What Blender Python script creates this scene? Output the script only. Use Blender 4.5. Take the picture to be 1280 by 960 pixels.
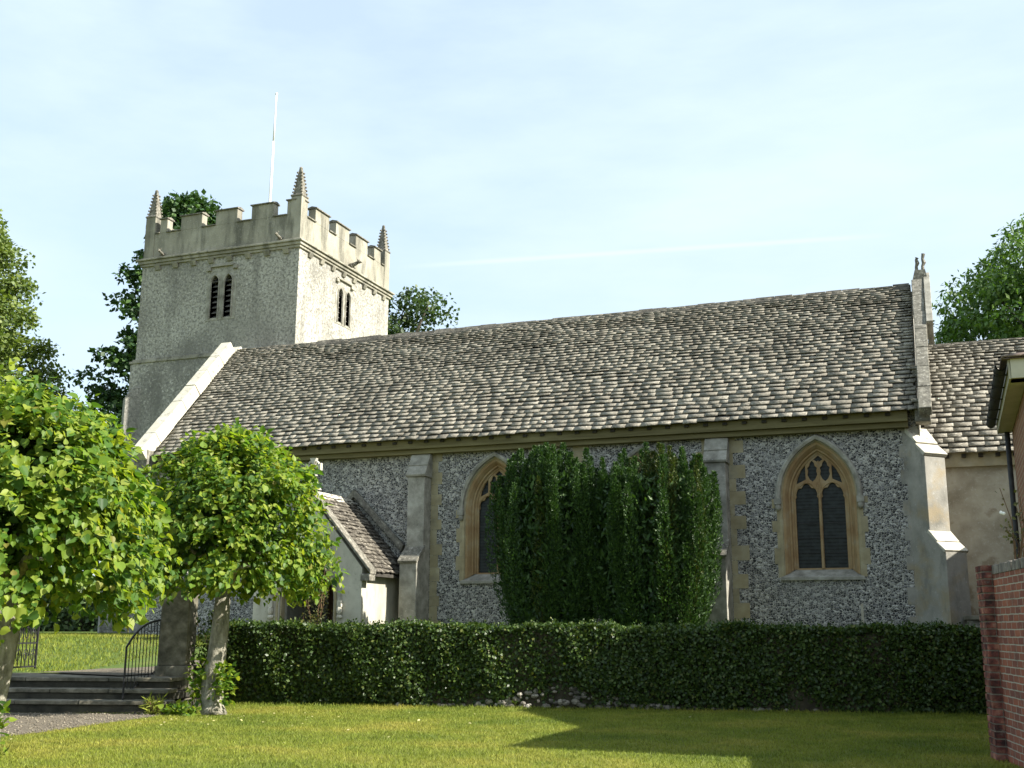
import bpy, bmesh, math, random
import numpy as np
from mathutils import Vector, Matrix
from mathutils.geometry import tessellate_polygon

for o in list(bpy.data.objects): bpy.data.objects.remove(o)
SC = bpy.context.scene
COL = SC.collection
R = math.radians

# ------------------------------------------------------------------ camera, sky, sun, exposure
cam_d = bpy.data.cameras.new('camera'); cam = bpy.data.objects.new('camera', cam_d); COL.objects.link(cam)
cam_d.sensor_width = 36.0; cam_d.lens = 1408.9 / 1280 * 36.0
cam_d.clip_start = 0.1; cam_d.clip_end = 3000
PITCH, ROLL, YAW = R(12.2374), R(0.2733), R(-21.0815)
_fw = Vector((math.sin(YAW) * math.cos(PITCH), math.cos(YAW) * math.cos(PITCH), math.sin(PITCH)))
_r = Vector((math.cos(YAW), -math.sin(YAW), 0)); _u = _r.cross(_fw)
_r2 = math.cos(ROLL) * _r + math.sin(ROLL) * _u; _u2 = -math.sin(ROLL) * _r + math.cos(ROLL) * _u
cam.matrix_world = Matrix(((_r2.x, _u2.x, -_fw.x, 0), (_r2.y, _u2.y, -_fw.y, 0), (_r2.z, _u2.z, -_fw.z, 1.4), (0, 0, 0, 1)))
SC.camera = cam

SUN_EL, SUN_AZ = R(37), R(3.5)            # azimuth measured from +X (east) towards +Y (north)
sun_dir = Vector((math.cos(SUN_EL) * math.cos(SUN_AZ), math.cos(SUN_EL) * math.sin(SUN_AZ), math.sin(SUN_EL)))
sl = bpy.data.lights.new('sun', 'SUN'); sl.energy = 5.0; sl.angle = R(0.53); sl.color = (1.0, 0.945, 0.85)
so = bpy.data.objects.new('sun', sl); COL.objects.link(so)
so.rotation_euler = (-sun_dir).to_track_quat('-Z', 'Y').to_euler(); so.location = (60, 6, 40)

W = bpy.data.worlds.new('World'); SC.world = W; W.use_nodes = True
wn, wl = W.node_tree.nodes, W.node_tree.links
for n in list(wn): wn.remove(n)
def wnode(t, **k):
    n = wn.new(t)
    for a, v in k.items(): setattr(n, a, v)
    return n
w_out = wnode('ShaderNodeOutputWorld'); w_bg = wnode('ShaderNodeBackground'); w_bg.inputs['Strength'].default_value = 0.125
w_sky = wnode('ShaderNodeTexSky', sky_type='NISHITA', sun_disc=False, sun_elevation=SUN_EL, sun_rotation=R(90) - SUN_AZ,
              altitude=100, air_density=1.0, dust_density=2.2, ozone_density=1.0)
w_tc = wnode('ShaderNodeTexCoord'); w_map = wnode('ShaderNodeMapping'); w_map.inputs['Scale'].default_value = (1.0, 1.6, 4.0)
w_noise = wnode('ShaderNodeTexNoise'); w_noise.inputs['Scale'].default_value = 3.0; w_noise.inputs['Detail'].default_value = 7
w_noise.inputs['Roughness'].default_value = 0.55
w_mr = wnode('ShaderNodeMapRange'); w_mr.inputs[1].default_value = 0.38; w_mr.inputs[2].default_value = 0.72
w_mr.inputs[3].default_value = 0.60; w_mr.inputs[4].default_value = 0.95
w_mix = wnode('ShaderNodeMixRGB'); w_mix.inputs[2].default_value = (2.85, 3.42, 3.80, 1)     # thin high cirrus
wl.new(w_tc.outputs['Generated'], w_map.inputs[0]); wl.new(w_map.outputs[0], w_noise.inputs[0])
wl.new(w_noise.outputs[0], w_mr.inputs[0]); wl.new(w_mr.outputs[0], w_mix.inputs[0]); wl.new(w_sky.outputs[0], w_mix.inputs[1])
# a thin vapour trail high in the sky: a band along a great circle
def pdir(x, y): return (_r2 * (x - 640) + _u2 * (480 - y) + _fw * 1408.9).normalized()
_d1, _d2 = pdir(560, 330), pdir(1050, 298)
_nrm = _d1.cross(_d2).normalized(); _mid = (_d1 + _d2).normalized()
w_dot = wnode('ShaderNodeVectorMath', operation='DOT_PRODUCT'); w_dot.inputs[1].default_value = _nrm
w_abs = wnode('ShaderNodeMath', operation='ABSOLUTE')
w_band = wnode('ShaderNodeMapRange'); w_band.interpolation_type = 'SMOOTHSTEP'
w_band.inputs[1].default_value = 0.0; w_band.inputs[2].default_value = 0.0034; w_band.inputs[3].default_value = 0.17; w_band.inputs[4].default_value = 0.0
w_dm = wnode('ShaderNodeVectorMath', operation='DOT_PRODUCT'); w_dm.inputs[1].default_value = _mid
w_len = wnode('ShaderNodeMapRange'); w_len.interpolation_type = 'SMOOTHSTEP'
w_len.inputs[1].default_value = math.cos(R(13)); w_len.inputs[2].default_value = math.cos(R(7)); w_len.inputs[3].default_value = 0; w_len.inputs[4].default_value = 1
w_mul = wnode('ShaderNodeMath', operation='MULTIPLY'); w_mix2 = wnode('ShaderNodeMixRGB'); w_mix2.inputs[2].default_value = (4.4, 4.5, 4.6, 1)
wl.new(w_tc.outputs['Generated'], w_dot.inputs[0]); wl.new(w_dot.outputs['Value'], w_abs.inputs[0]); wl.new(w_abs.outputs[0], w_band.inputs[0])
wl.new(w_tc.outputs['Generated'], w_dm.inputs[0]); wl.new(w_dm.outputs['Value'], w_len.inputs[0])
wl.new(w_band.outputs[0], w_mul.inputs[0]); wl.new(w_len.outputs[0], w_mul.inputs[1])
wl.new(w_mul.outputs[0], w_mix2.inputs[0]); wl.new(w_mix.outputs[0], w_mix2.inputs[1])
wl.new(w_mix2.outputs[0], w_bg.inputs[0]); wl.new(w_bg.outputs[0], w_out.inputs[0])

SC.view_settings.view_transform = 'Standard'; SC.view_settings.look = 'None'; SC.view_settings.gamma = 1
SC.view_settings.use_curve_mapping = False; SC.view_settings.exposure = 1.3
SC.render.engine = 'CYCLES'
SC.cycles.max_bounces = 6; SC.cycles.transparent_max_bounces = 8

# ------------------------------------------------------------------ materials
def new_mat(name):
    m = bpy.data.materials.new(name); m.use_nodes = True
    nt = m.node_tree
    for n in list(nt.nodes): nt.nodes.remove(n)
    out = nt.nodes.new('ShaderNodeOutputMaterial'); b = nt.nodes.new('ShaderNodeBsdfPrincipled')
    nt.links.new(b.outputs[0], out.inputs[0])
    b.inputs['Specular IOR Level'].default_value = 0.3
    return m, nt, b, out
def ramp_node(nt, stops, interp='LINEAR'):
    r = nt.nodes.new('ShaderNodeValToRGB'); cr = r.color_ramp; cr.interpolation = interp
    while len(cr.elements) > 1: cr.elements.remove(cr.elements[-1])
    cr.elements[0].position = stops[0][0]; cr.elements[0].color = (*stops[0][1], 1)
    for p, c in stops[1:]:
        e = cr.elements.new(p); e.color = (*c, 1)
    return r
def noise(nt, vec, scale, detail=6, rough=0.55):
    n = nt.nodes.new('ShaderNodeTexNoise'); n.inputs['Scale'].default_value = scale
    n.inputs['Detail'].default_value = detail; n.inputs['Roughness'].default_value = rough
    nt.links.new(vec, n.inputs['Vector']); return n.outputs[0]
def maprange(nt, v, a, b, c=0.0, d=1.0):
    n = nt.nodes.new('ShaderNodeMapRange'); nt.links.new(v, n.inputs[0])
    for i, x in enumerate((a, b, c, d)): n.inputs[i + 1].default_value = x
    return n.outputs[0]
def mixc(nt, fac, a, b, mode='MIX'):
    n = nt.nodes.new('ShaderNodeMixRGB'); n.blend_type = mode
    for sock, v in ((n.inputs[0], fac), (n.inputs[1], a), (n.inputs[2], b)):
        if hasattr(v, 'is_linked'): nt.links.new(v, sock)
        elif isinstance(v, (int, float)): sock.default_value = v
        else: sock.default_value = (*v, 1)
    return n.outputs[0]
def stretched(nt, vec, s):
    m = nt.nodes.new('ShaderNodeMapping'); m.inputs['Scale'].default_value = s; nt.links.new(vec, m.inputs[0]); return m.outputs[0]
def objvec(nt):
    return nt.nodes.new('ShaderNodeTexCoord').outputs['Object']
def bump(nt, b, height, strength, dist):
    n = nt.nodes.new('ShaderNodeBump'); n.inputs['Strength'].default_value = strength; n.inputs['Distance'].default_value = dist
    nt.links.new(height, n.inputs['Height']); nt.links.new(n.outputs[0], b.inputs['Normal'])
def nmat(name, ramp, scale=4, rough=0.92, bump_s=0.5, bump_scale=45, bump_d=0.01, spots=(), island=0.0, stretch=None):
    m, nt, b, _ = new_mat(name); v = objvec(nt)
    c = ramp_node(nt, ramp); nt.links.new(noise(nt, stretched(nt, v, stretch) if stretch else v, scale, 8, 0.6), c.inputs[0]); col = c.outputs[0]
    for sc, lo, hi, colr, st, *str_ in spots:
        vv = stretched(nt, v, str_[0]) if str_ else v
        col = mixc(nt, maprange(nt, noise(nt, vv, sc, 6, 0.6), lo, hi, 0, st), col, colr)
    if island:
        g = nt.nodes.new('ShaderNodeNewGeometry'); f = maprange(nt, g.outputs['Random Per Island'], 0, 1, 1 - island, 1 + island)
        h = nt.nodes.new('ShaderNodeHueSaturation'); nt.links.new(f, h.inputs['Value']); nt.links.new(col, h.inputs['Color']); col = h.outputs[0]
    nt.links.new(col, b.inputs['Base Color']); b.inputs['Roughness'].default_value = rough
    if bump_s: bump(nt, b, noise(nt, v, bump_scale, 5, 0.65), bump_s, bump_d)
    return m
def leafmat(name, stops, trans, tfac=0.35, rough=0.5, spec=0.35):
    m, nt, b, out = new_mat(name)
    g = nt.nodes.new('ShaderNodeNewGeometry'); c = ramp_node(nt, stops); nt.links.new(g.outputs['Random Per Island'], c.inputs[0])
    nt.links.new(c.outputs[0], b.inputs['Base Color']); b.inputs['Roughness'].default_value = rough; b.inputs['Specular IOR Level'].default_value = spec
    t = nt.nodes.new('ShaderNodeBsdfTranslucent'); nt.links.new(mixc(nt, 1.0, c.outputs[0], trans, 'MULTIPLY'), t.inputs[0])
    mx = nt.nodes.new('ShaderNodeMixShader'); mx.inputs[0].default_value = tfac
    nt.links.new(b.outputs[0], mx.inputs[1]); nt.links.new(t.outputs[0], mx.inputs[2]); nt.links.new(mx.outputs[0], out.inputs[0])
    return m

def flint_mat(name, scale=19.0):
    m, nt, b, _ = new_mat(name); v0 = objvec(nt)
    wob = nt.nodes.new('ShaderNodeTexNoise'); wob.inputs['Scale'].default_value = 9; nt.links.new(v0, wob.inputs[0])
    off = nt.nodes.new('ShaderNodeVectorMath'); off.operation = 'MULTIPLY_ADD'; nt.links.new(wob.outputs['Color'], off.inputs[0])
    off.inputs[1].default_value = (0.06, 0.06, 0.06); nt.links.new(v0, off.inputs[2])
    v = stretched(nt, off.outputs[0], (1.0, 1.0, 1.25))
    vo = nt.nodes.new('ShaderNodeTexVoronoi'); vo.inputs['Scale'].default_value = scale; nt.links.new(v, vo.inputs['Vector'])
    ve = nt.nodes.new('ShaderNodeTexVoronoi'); ve.feature = 'DISTANCE_TO_EDGE'; ve.inputs['Scale'].default_value = scale; nt.links.new(v, ve.inputs['Vector'])
    sep = nt.nodes.new('ShaderNodeSeparateColor'); nt.links.new(vo.outputs['Color'], sep.inputs[0])
    cr = ramp_node(nt, [(0, (0.018, 0.019, 0.021)), (0.28, (0.045, 0.046, 0.049)), (0.52, (0.13, 0.13, 0.13)), (0.75, (0.26, 0.257, 0.245)), (0.92, (0.43, 0.42, 0.385)), (1, (0.58, 0.56, 0.52))])
    nt.links.new(sep.outputs[0], cr.inputs[0])
    mort = ramp_node(nt, [(0.3, (0.42, 0.40, 0.34)), (0.7, (0.60, 0.575, 0.51))]); nt.links.new(noise(nt, v0, 3, 6), mort.inputs[0])
    stone = mixc(nt, maprange(nt, noise(nt, v0, 60, 4), 0.55, 0.75, 0, 0.3), cr.outputs[0], (0.33, 0.33, 0.31))
    edge = maprange(nt, ve.outputs['Distance'], 0.035, 0.085)
    col = mixc(nt, edge, mort.outputs[0], stone)
    col = mixc(nt, maprange(nt, noise(nt, v0, 0.7, 5), 0.5, 0.75, 0, 0.3), col, (0.17, 0.17, 0.15))
    col = mixc(nt, maprange(nt, noise(nt, v0, 0.45, 4), 0.5, 0.7, 0, 0.28), col, (0.36, 0.355, 0.33))
    nt.links.new(col, b.inputs['Base Color']); b.inputs['Roughness'].default_value = 0.6
    bump(nt, b, maprange(nt, ve.outputs['Distance'], 0.0, 0.3), 0.7, 0.03)
    return m

def brick_mat(name, c1, c2, mortar, bw=0.225, bh=0.079):
    m, nt, b, _ = new_mat(name); tc = nt.nodes.new('ShaderNodeTexCoord'); v = tc.outputs['Object']
    s = nt.nodes.new('ShaderNodeSeparateXYZ'); nt.links.new(v, s.inputs[0])
    sn = nt.nodes.new('ShaderNodeSeparateXYZ'); nt.links.new(tc.outputs['Normal'], sn.inputs[0])
    ab = nt.nodes.new('ShaderNodeMath'); ab.operation = 'ABSOLUTE'; nt.links.new(sn.outputs[0], ab.inputs[0])
    gt = nt.nodes.new('ShaderNodeMath'); gt.operation = 'GREATER_THAN'; gt.inputs[1].default_value = 0.6; nt.links.new(ab.outputs[0], gt.inputs[0])
    mx = nt.nodes.new('ShaderNodeMix'); mx.data_type = 'FLOAT'; nt.links.new(gt.outputs[0], mx.inputs[0]); nt.links.new(s.outputs[0], mx.inputs[2]); nt.links.new(s.outputs[1], mx.inputs[3])
    cb = nt.nodes.new('ShaderNodeCombineXYZ'); nt.links.new(mx.outputs[0], cb.inputs[0]); nt.links.new(s.outputs[2], cb.inputs[1])
    wob = nt.nodes.new('ShaderNodeTexNoise'); wob.inputs['Scale'].default_value = 7; nt.links.new(v, wob.inputs[0])
    off = nt.nodes.new('ShaderNodeVectorMath'); off.operation = 'MULTIPLY_ADD'; nt.links.new(wob.outputs['Color'], off.inputs[0]); off.inputs[1].default_value = (0.014, 0.014, 0); nt.links.new(cb.outputs[0], off.inputs[2])
    br = nt.nodes.new('ShaderNodeTexBrick'); nt.links.new(off.outputs[0], br.inputs['Vector'])
    br.inputs['Scale'].default_value = 1; br.inputs['Brick Width'].default_value = bw; br.inputs['Row Height'].default_value = bh; br.inputs['Mortar Size'].default_value = 0.0075
    br.inputs['Mortar Smooth'].default_value = 0.25; br.inputs['Bias'].default_value = -0.1
    br.inputs['Color1'].default_value = (*c1, 1); br.inputs['Color2'].default_value = (*c2, 1); br.inputs['Mortar'].default_value = (*mortar, 1)
    col = mixc(nt, maprange(nt, noise(nt, v, 5, 6), 0.48, 0.74, 0, 0.5), br.outputs['Color'], (0.075, 0.058, 0.05))
    col = mixc(nt, maprange(nt, noise(nt, v, 26, 4), 0.58, 0.72, 0, 0.5), col, (0.30, 0.22, 0.17))
    nt.links.new(col, b.inputs['Base Color']); b.inputs['Roughness'].default_value = 0.9
    inv = nt.nodes.new('ShaderNodeMath'); inv.operation = 'SUBTRACT'; inv.inputs[0].default_value = 1; nt.links.new(br.outputs['Fac'], inv.inputs[1])
    bump(nt, b, inv.outputs[0], 0.8, 0.012)
    return m

M = {}
M['flint'] = flint_mat('knapped_flint')
M['ashlar'] = nmat('yellow_limestone', [(0.3, (0.25, 0.205, 0.115)), (0.55, (0.34, 0.295, 0.185)), (0.75, (0.42, 0.38, 0.28))], 3, bump_s=0.4, island=0.12, spots=[(2.2, 0.52, 0.72, (0.20, 0.19, 0.15), 0.6)])
M['ashlar_grey'] = nmat('grey_limestone', [(0.3, (0.17, 0.16, 0.13)), (0.5, (0.28, 0.268, 0.225)), (0.7, (0.40, 0.385, 0.33))], 4, bump_s=0.5, island=0.08,
                        spots=[(3.0, 0.52, 0.7, (0.12, 0.115, 0.095), 0.7), (24, 0.6, 0.7, (0.55, 0.54, 0.48), 0.6)])
M['coping'] = nmat('coping_limestone', [(0.3, (0.38, 0.36, 0.29)), (0.7, (0.56, 0.53, 0.44))], 4, bump_s=0.5, spots=[(7, 0.56, 0.7, (0.16, 0.155, 0.13), 0.75), (22, 0.62, 0.7, (0.66, 0.65, 0.6), 0.7)])
M['orange'] = nmat('orange_limestone', [(0.3, (0.25, 0.155, 0.075)), (0.55, (0.32, 0.225, 0.115)), (0.8, (0.40, 0.32, 0.20))], 3, bump_s=0.3, spots=[(6, 0.55, 0.75, (0.30, 0.26, 0.19), 0.6)])
M['render'] = nmat('roughcast_render', [(0.25, (0.19, 0.182, 0.155)), (0.45, (0.32, 0.308, 0.265)), (0.6, (0.40, 0.387, 0.335)), (0.8, (0.47, 0.455, 0.40))], 0.55, bump_s=0.9, bump_scale=28, bump_d=0.02,
                   spots=[(11, 0.47, 0.58, (0.14, 0.135, 0.118), 0.75), (15, 0.55, 0.63, (0.60, 0.58, 0.51), 0.7), (2.0, 0.50, 0.68, (0.12, 0.115, 0.10), 0.6, (1, 1, 0.16)), (5, 0.6, 0.75, (0.12, 0.115, 0.10), 0.5), (0.42, 0.5, 0.62, (0.17, 0.165, 0.145), 0.5)])
M['parapet'] = nmat('weathered_parapet_stone', [(0.25, (0.17, 0.16, 0.125)), (0.5, (0.30, 0.283, 0.225)), (0.75, (0.42, 0.40, 0.33))], 0.9, bump_s=0.7, bump_scale=30, bump_d=0.015,
                    spots=[(2.6, 0.47, 0.64, (0.09, 0.088, 0.07), 0.75, (1, 1, 0.22)), (24, 0.6, 0.7, (0.55, 0.53, 0.46), 0.5)])
M['darkstone'] = nmat('lichened_dark_stone', [(0.3, (0.07, 0.066, 0.052)), (0.55, (0.17, 0.16, 0.13)), (0.75, (0.34, 0.32, 0.26))], 9, bump_s=0.7, spots=[(20, 0.58, 0.68, (0.5, 0.48, 0.42), 0.7)])
M['plaster'] = nmat('pale_porch_plaster', [(0.3, (0.36, 0.34, 0.27)), (0.6, (0.50, 0.48, 0.40)), (0.8, (0.56, 0.54, 0.47))], 1.4, bump_s=0.5, spots=[(2.5, 0.50, 0.70, (0.22, 0.205, 0.165), 0.65, (1, 1, 0.35)), (14, 0.58, 0.68, (0.25, 0.24, 0.2), 0.6)])
M['greyrender'] = nmat('grey_cement_render', [(0.3, (0.17, 0.165, 0.14)), (0.5, (0.27, 0.26, 0.225)), (0.75, (0.38, 0.36, 0.31))], 1.6, bump_s=0.6, bump_scale=35,
                       spots=[(1.1, 0.50, 0.60, (0.30, 0.235, 0.13), 0.6), (3, 0.56, 0.72, (0.10, 0.10, 0.09), 0.6, (1, 1, 0.4)), (20, 0.6, 0.7, (0.46, 0.45, 0.42), 0.5)])
M['chancel'] = nmat('stained_lime_render', [(0.3, (0.25, 0.22, 0.16)), (0.5, (0.41, 0.375, 0.29)), (0.75, (0.52, 0.49, 0.40))], 1.3, bump_s=0.6, bump_scale=30,
                    spots=[(1.3, 0.54, 0.60, (0.23, 0.185, 0.12), 0.75), (18, 0.56, 0.68, (0.46, 0.44, 0.38), 0.6)])
M['slate'] = nmat('stone_roof_slates', [(0.28, (0.13, 0.118, 0.094)), (0.45, (0.205, 0.188, 0.15)), (0.6, (0.265, 0.246, 0.20)), (0.78, (0.34, 0.318, 0.262))], 3.0, bump_s=1.0, bump_scale=22, bump_d=0.02, island=0.07,
                  spots=[(19, 0.55, 0.65, (0.54, 0.515, 0.43), 0.65), (0.7, 0.48, 0.66, (0.09, 0.083, 0.065), 0.55), (11, 0.56, 0.66, (0.05, 0.046, 0.036), 0.65)])
M['ridge'] = nmat('dark_ridge_stone', [(0.3, (0.04, 0.037, 0.03)), (0.55, (0.09, 0.084, 0.068)), (0.75, (0.19, 0.178, 0.145))], 7, bump_s=0.9, bump_scale=20, bump_d=0.03, island=0.2)
M['slate_porch'] = nmat('mossy_porch_slates', [(0.3, (0.03, 0.026, 0.021)), (0.5, (0.09, 0.080, 0.063)), (0.75, (0.23, 0.21, 0.17))], 6, bump_s=0.9, bump_scale=24, bump_d=0.02, island=0.3, spots=[(14, 0.58, 0.68, (0.50, 0.46, 0.38), 0.7)])
M['underlay'] = nmat('roof_underside', [(0.3, (0.03, 0.028, 0.025)), (0.7, (0.06, 0.055, 0.045))], 4, bump_s=0)
M['timber'] = nmat('weathered_eaves_timber', [(0.3, (0.10, 0.085, 0.038)), (0.7, (0.20, 0.175, 0.085))], 2, bump_s=0.3, stretch=(0.4, 1, 8))
M['rafter'] = nmat('dark_rafter_ends', [(0.3, (0.02, 0.018, 0.014)), (0.7, (0.05, 0.043, 0.03))], 5, bump_s=0.2)
M['louvre'] = nmat('grey_louvre_boards', [(0.3, (0.07, 0.065, 0.06)), (0.7, (0.15, 0.14, 0.125))], 6, bump_s=0.2)
M['void'] = nmat('dark_interior', [(0.3, (0.010, 0.010, 0.010)), (0.7, (0.018, 0.017, 0.016))], 3, bump_s=0)
M['iron'] = nmat('black_wrought_iron', [(0.3, (0.012, 0.012, 0.013)), (0.7, (0.03, 0.03, 0.03))], 30, rough=0.5, bump_s=0.2)
M['white'] = nmat('white_paint', [(0.3, (0.72, 0.72, 0.70)), (0.7, (0.82, 0.82, 0.80))], 6, rough=0.45, bump_s=0.05)
M['olive'] = nmat('cream_fascia_paint', [(0.3, (0.38, 0.36, 0.28)), (0.7, (0.50, 0.47, 0.38))], 4, rough=0.6, bump_s=0.05)
M['blackpvc'] = nmat('black_gutter', [(0.3, (0.02, 0.02, 0.021)), (0.7, (0.045, 0.045, 0.045))], 8, rough=0.7, bump_s=0.05)
M['wood'] = nmat('oak_door_boards', [(0.3, (0.05, 0.028, 0.015)), (0.7, (0.12, 0.07, 0.04))], 4, bump_s=0.3, stretch=(8, 8, 0.6))
M['stake'] = nmat('pale_timber_stake', [(0.3, (0.32, 0.29, 0.22)), (0.7, (0.46, 0.43, 0.35))], 8, bump_s=0.2)
M['bark'] = nmat('lime_bark', [(0.3, (0.10, 0.095, 0.07)), (0.5, (0.24, 0.225, 0.175)), (0.7, (0.38, 0.36, 0.30))], 6, bump_s=1.0, bump_scale=18, bump_d=0.04, spots=[(3, 0.55, 0.68, (0.10, 0.095, 0.06), 0.6)], stretch=(2.4, 2.4, 0.8))
M['barkdark'] = nmat('dark_bark', [(0.3, (0.03, 0.025, 0.018)), (0.7, (0.09, 0.075, 0.055))], 5, bump_s=0.8, bump_scale=14, bump_d=0.04)
M['twig'] = nmat('reddish_twigs', [(0.3, (0.06, 0.035, 0.02)), (0.7, (0.16, 0.10, 0.05))], 9, bump_s=0)
M['brick'] = brick_mat('red_brick', (0.31, 0.105, 0.062), (0.17, 0.062, 0.048), (0.40, 0.36, 0.29))
M['brickbuff'] = brick_mat('warm_brick', (0.30, 0.14, 0.075), (0.22, 0.09, 0.05), (0.36, 0.30, 0.22))
M['brickred'] = nmat('single_red_bricks', [(0.38, (0.05, 0.026, 0.024)), (0.5, (0.17, 0.055, 0.042)), (0.64, (0.32, 0.15, 0.10))], 7, bump_s=0.8, bump_scale=40, island=0.35, spots=[(4, 0.57, 0.72, (0.06, 0.035, 0.03), 0.6), (11, 0.58, 0.72, (0.30, 0.25, 0.20), 0.6)])
M['brickcap'] = nmat('lichened_coping_bricks', [(0.3, (0.11, 0.10, 0.085)), (0.7, (0.27, 0.24, 0.21))], 9, bump_s=0.7, island=0.25)
M['mortar'] = nmat('lime_mortar', [(0.3, (0.17, 0.15, 0.12)), (0.7, (0.30, 0.27, 0.22))], 12, bump_s=0.5)
M['tile'] = nmat('plain_clay_tiles', [(0.3, (0.08, 0.06, 0.05)), (0.7, (0.20, 0.15, 0.12))], 5, bump_s=0.6, island=0.25)
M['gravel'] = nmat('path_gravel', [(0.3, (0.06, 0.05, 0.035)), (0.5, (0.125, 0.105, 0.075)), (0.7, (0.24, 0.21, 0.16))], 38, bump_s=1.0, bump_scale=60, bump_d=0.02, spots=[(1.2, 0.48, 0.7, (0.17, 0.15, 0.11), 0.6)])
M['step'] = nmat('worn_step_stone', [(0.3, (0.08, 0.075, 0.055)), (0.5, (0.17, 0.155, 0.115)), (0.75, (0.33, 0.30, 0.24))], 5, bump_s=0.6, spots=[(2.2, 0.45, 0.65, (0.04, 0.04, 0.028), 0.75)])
M['darkriser'] = nmat('mossy_shaded_risers', [(0.3, (0.02, 0.02, 0.015)), (0.7, (0.07, 0.065, 0.048))], 4, bump_s=0.6)  # moss plus the shade under the treads, both put into the colour
M['rubble'] = nmat('rubble_flint', [(0.3, (0.07, 0.065, 0.055)), (0.5, (0.20, 0.18, 0.145)), (0.75, (0.44, 0.41, 0.35))], 4, bump_s=0.6, island=0.5)
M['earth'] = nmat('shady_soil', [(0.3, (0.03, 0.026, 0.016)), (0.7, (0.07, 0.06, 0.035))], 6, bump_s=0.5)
M['teal'] = nmat('teal_plastic', [(0.3, (0.02, 0.13, 0.12)), (0.7, (0.04, 0.19, 0.17))], 5, rough=0.5, bump_s=0.05)
M['lawn'] = nmat('mown_lawn', [(0.3, (0.075, 0.105, 0.010)), (0.5, (0.13, 0.15, 0.014)), (0.72, (0.21, 0.195, 0.03))], 0.55, bump_s=0.8, bump_scale=60, bump_d=0.03, spots=[(34, 0.55, 0.7, (0.20, 0.19, 0.06), 0.5)])
M['yardgrass'] = nmat('churchyard_grass', [(0.3, (0.045, 0.085, 0.014)), (0.5, (0.085, 0.13, 0.022)), (0.72, (0.14, 0.16, 0.035))], 0.8, bump_s=0.9, bump_scale=40, bump_d=0.04)
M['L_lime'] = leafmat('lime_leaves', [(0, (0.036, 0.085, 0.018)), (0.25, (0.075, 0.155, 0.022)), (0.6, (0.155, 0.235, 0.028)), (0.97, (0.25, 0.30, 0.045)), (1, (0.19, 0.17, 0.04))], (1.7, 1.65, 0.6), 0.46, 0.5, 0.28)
M['L_limein'] = leafmat('shaded_lime_leaves', [(0, (0.025, 0.06, 0.012)), (1, (0.06, 0.12, 0.02))], (1.6, 1.6, 0.5), 0.35)  # darker copy for the inner leaves, crown shade put into the colour
M['L_hedge'] = leafmat('hedge_leaves', [(0, (0.022, 0.042, 0.010)), (0.5, (0.040, 0.075, 0.015)), (0.9, (0.075, 0.115, 0.022)), (1, (0.12, 0.13, 0.03))], (1.4, 1.5, 0.5), 0.22, 0.42, 0.3)
M['L_yew'] = leafmat('yew_needles', [(0, (0.018, 0.042, 0.012)), (0.6, (0.036, 0.080, 0.018)), (1, (0.07, 0.13, 0.024))], (1.2, 1.4, 0.5), 0.18, 0.5)
M['L_yewgold'] = leafmat('yellowing_yew_needles', [(0, (0.030, 0.050, 0.012)), (0.6, (0.055, 0.085, 0.018)), (1, (0.11, 0.12, 0.028))], (1.3, 1.4, 0.5), 0.2, 0.5)
M['L_dark'] = leafmat('dark_crown_leaves', [(0, (0.016, 0.042, 0.014)), (0.6, (0.034, 0.078, 0.020)), (1, (0.07, 0.13, 0.028))], (1.2, 1.4, 0.5), 0.2, 0.55)
M['L_light'] = leafmat('pale_crown_leaves', [(0, (0.065, 0.105, 0.026)), (0.6, (0.125, 0.175, 0.040)), (1, (0.20, 0.24, 0.058))], (1.3, 1.4, 0.6), 0.3, 0.55)
M['L_mid'] = leafmat('mid_green_crown_leaves', [(0, (0.028, 0.052, 0.018)), (0.6, (0.048, 0.085, 0.026)), (1, (0.085, 0.12, 0.035))], (1.2, 1.4, 0.5), 0.25, 0.55)
M['L_feather'] = leafmat('feathery_crown_leaves', [(0, (0.045, 0.095, 0.022)), (0.6, (0.085, 0.155, 0.030)), (1, (0.14, 0.21, 0.042))], (1.3, 1.5, 0.5), 0.3, 0.5)
M['L_shrub'] = leafmat('olive_shrub_leaves', [(0, (0.06, 0.065, 0.02)), (0.6, (0.10, 0.11, 0.035)), (1, (0.17, 0.16, 0.06))], (1.3, 1.3, 0.5), 0.3, 0.5)
def glass_mat():
    m, nt, b, _ = new_mat('leaded_window_glass'); v = objvec(nt)
    s = nt.nodes.new('ShaderNodeSeparateXYZ'); nt.links.new(v, s.inputs[0])
    w = nt.nodes.new('ShaderNodeTexWave'); w.bands_direction = 'Z'; w.inputs['Scale'].default_value = 4.2; w.inputs['Distortion'].default_value = 0.5; nt.links.new(v, w.inputs[0])
    c = ramp_node(nt, [(0.0, (0.005, 0.005, 0.005)), (0.16, (0.012, 0.014, 0.0135)), (0.6, (0.020, 0.024, 0.023))]); nt.links.new(w.outputs[1], c.inputs[0])
    nt.links.new(mixc(nt, maprange(nt, noise(nt, v, 7, 4), 0.4, 0.7, 0, 0.5), c.outputs[0], (0.045, 0.055, 0.053)), b.inputs['Base Color'])
    b.inputs['Roughness'].default_value = 0.38; b.inputs['Specular IOR Level'].default_value = 0.16
    bump(nt, b, noise(nt, v, 9, 3), 0.4, 0.02); return m
M['glass'] = glass_mat()
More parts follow.
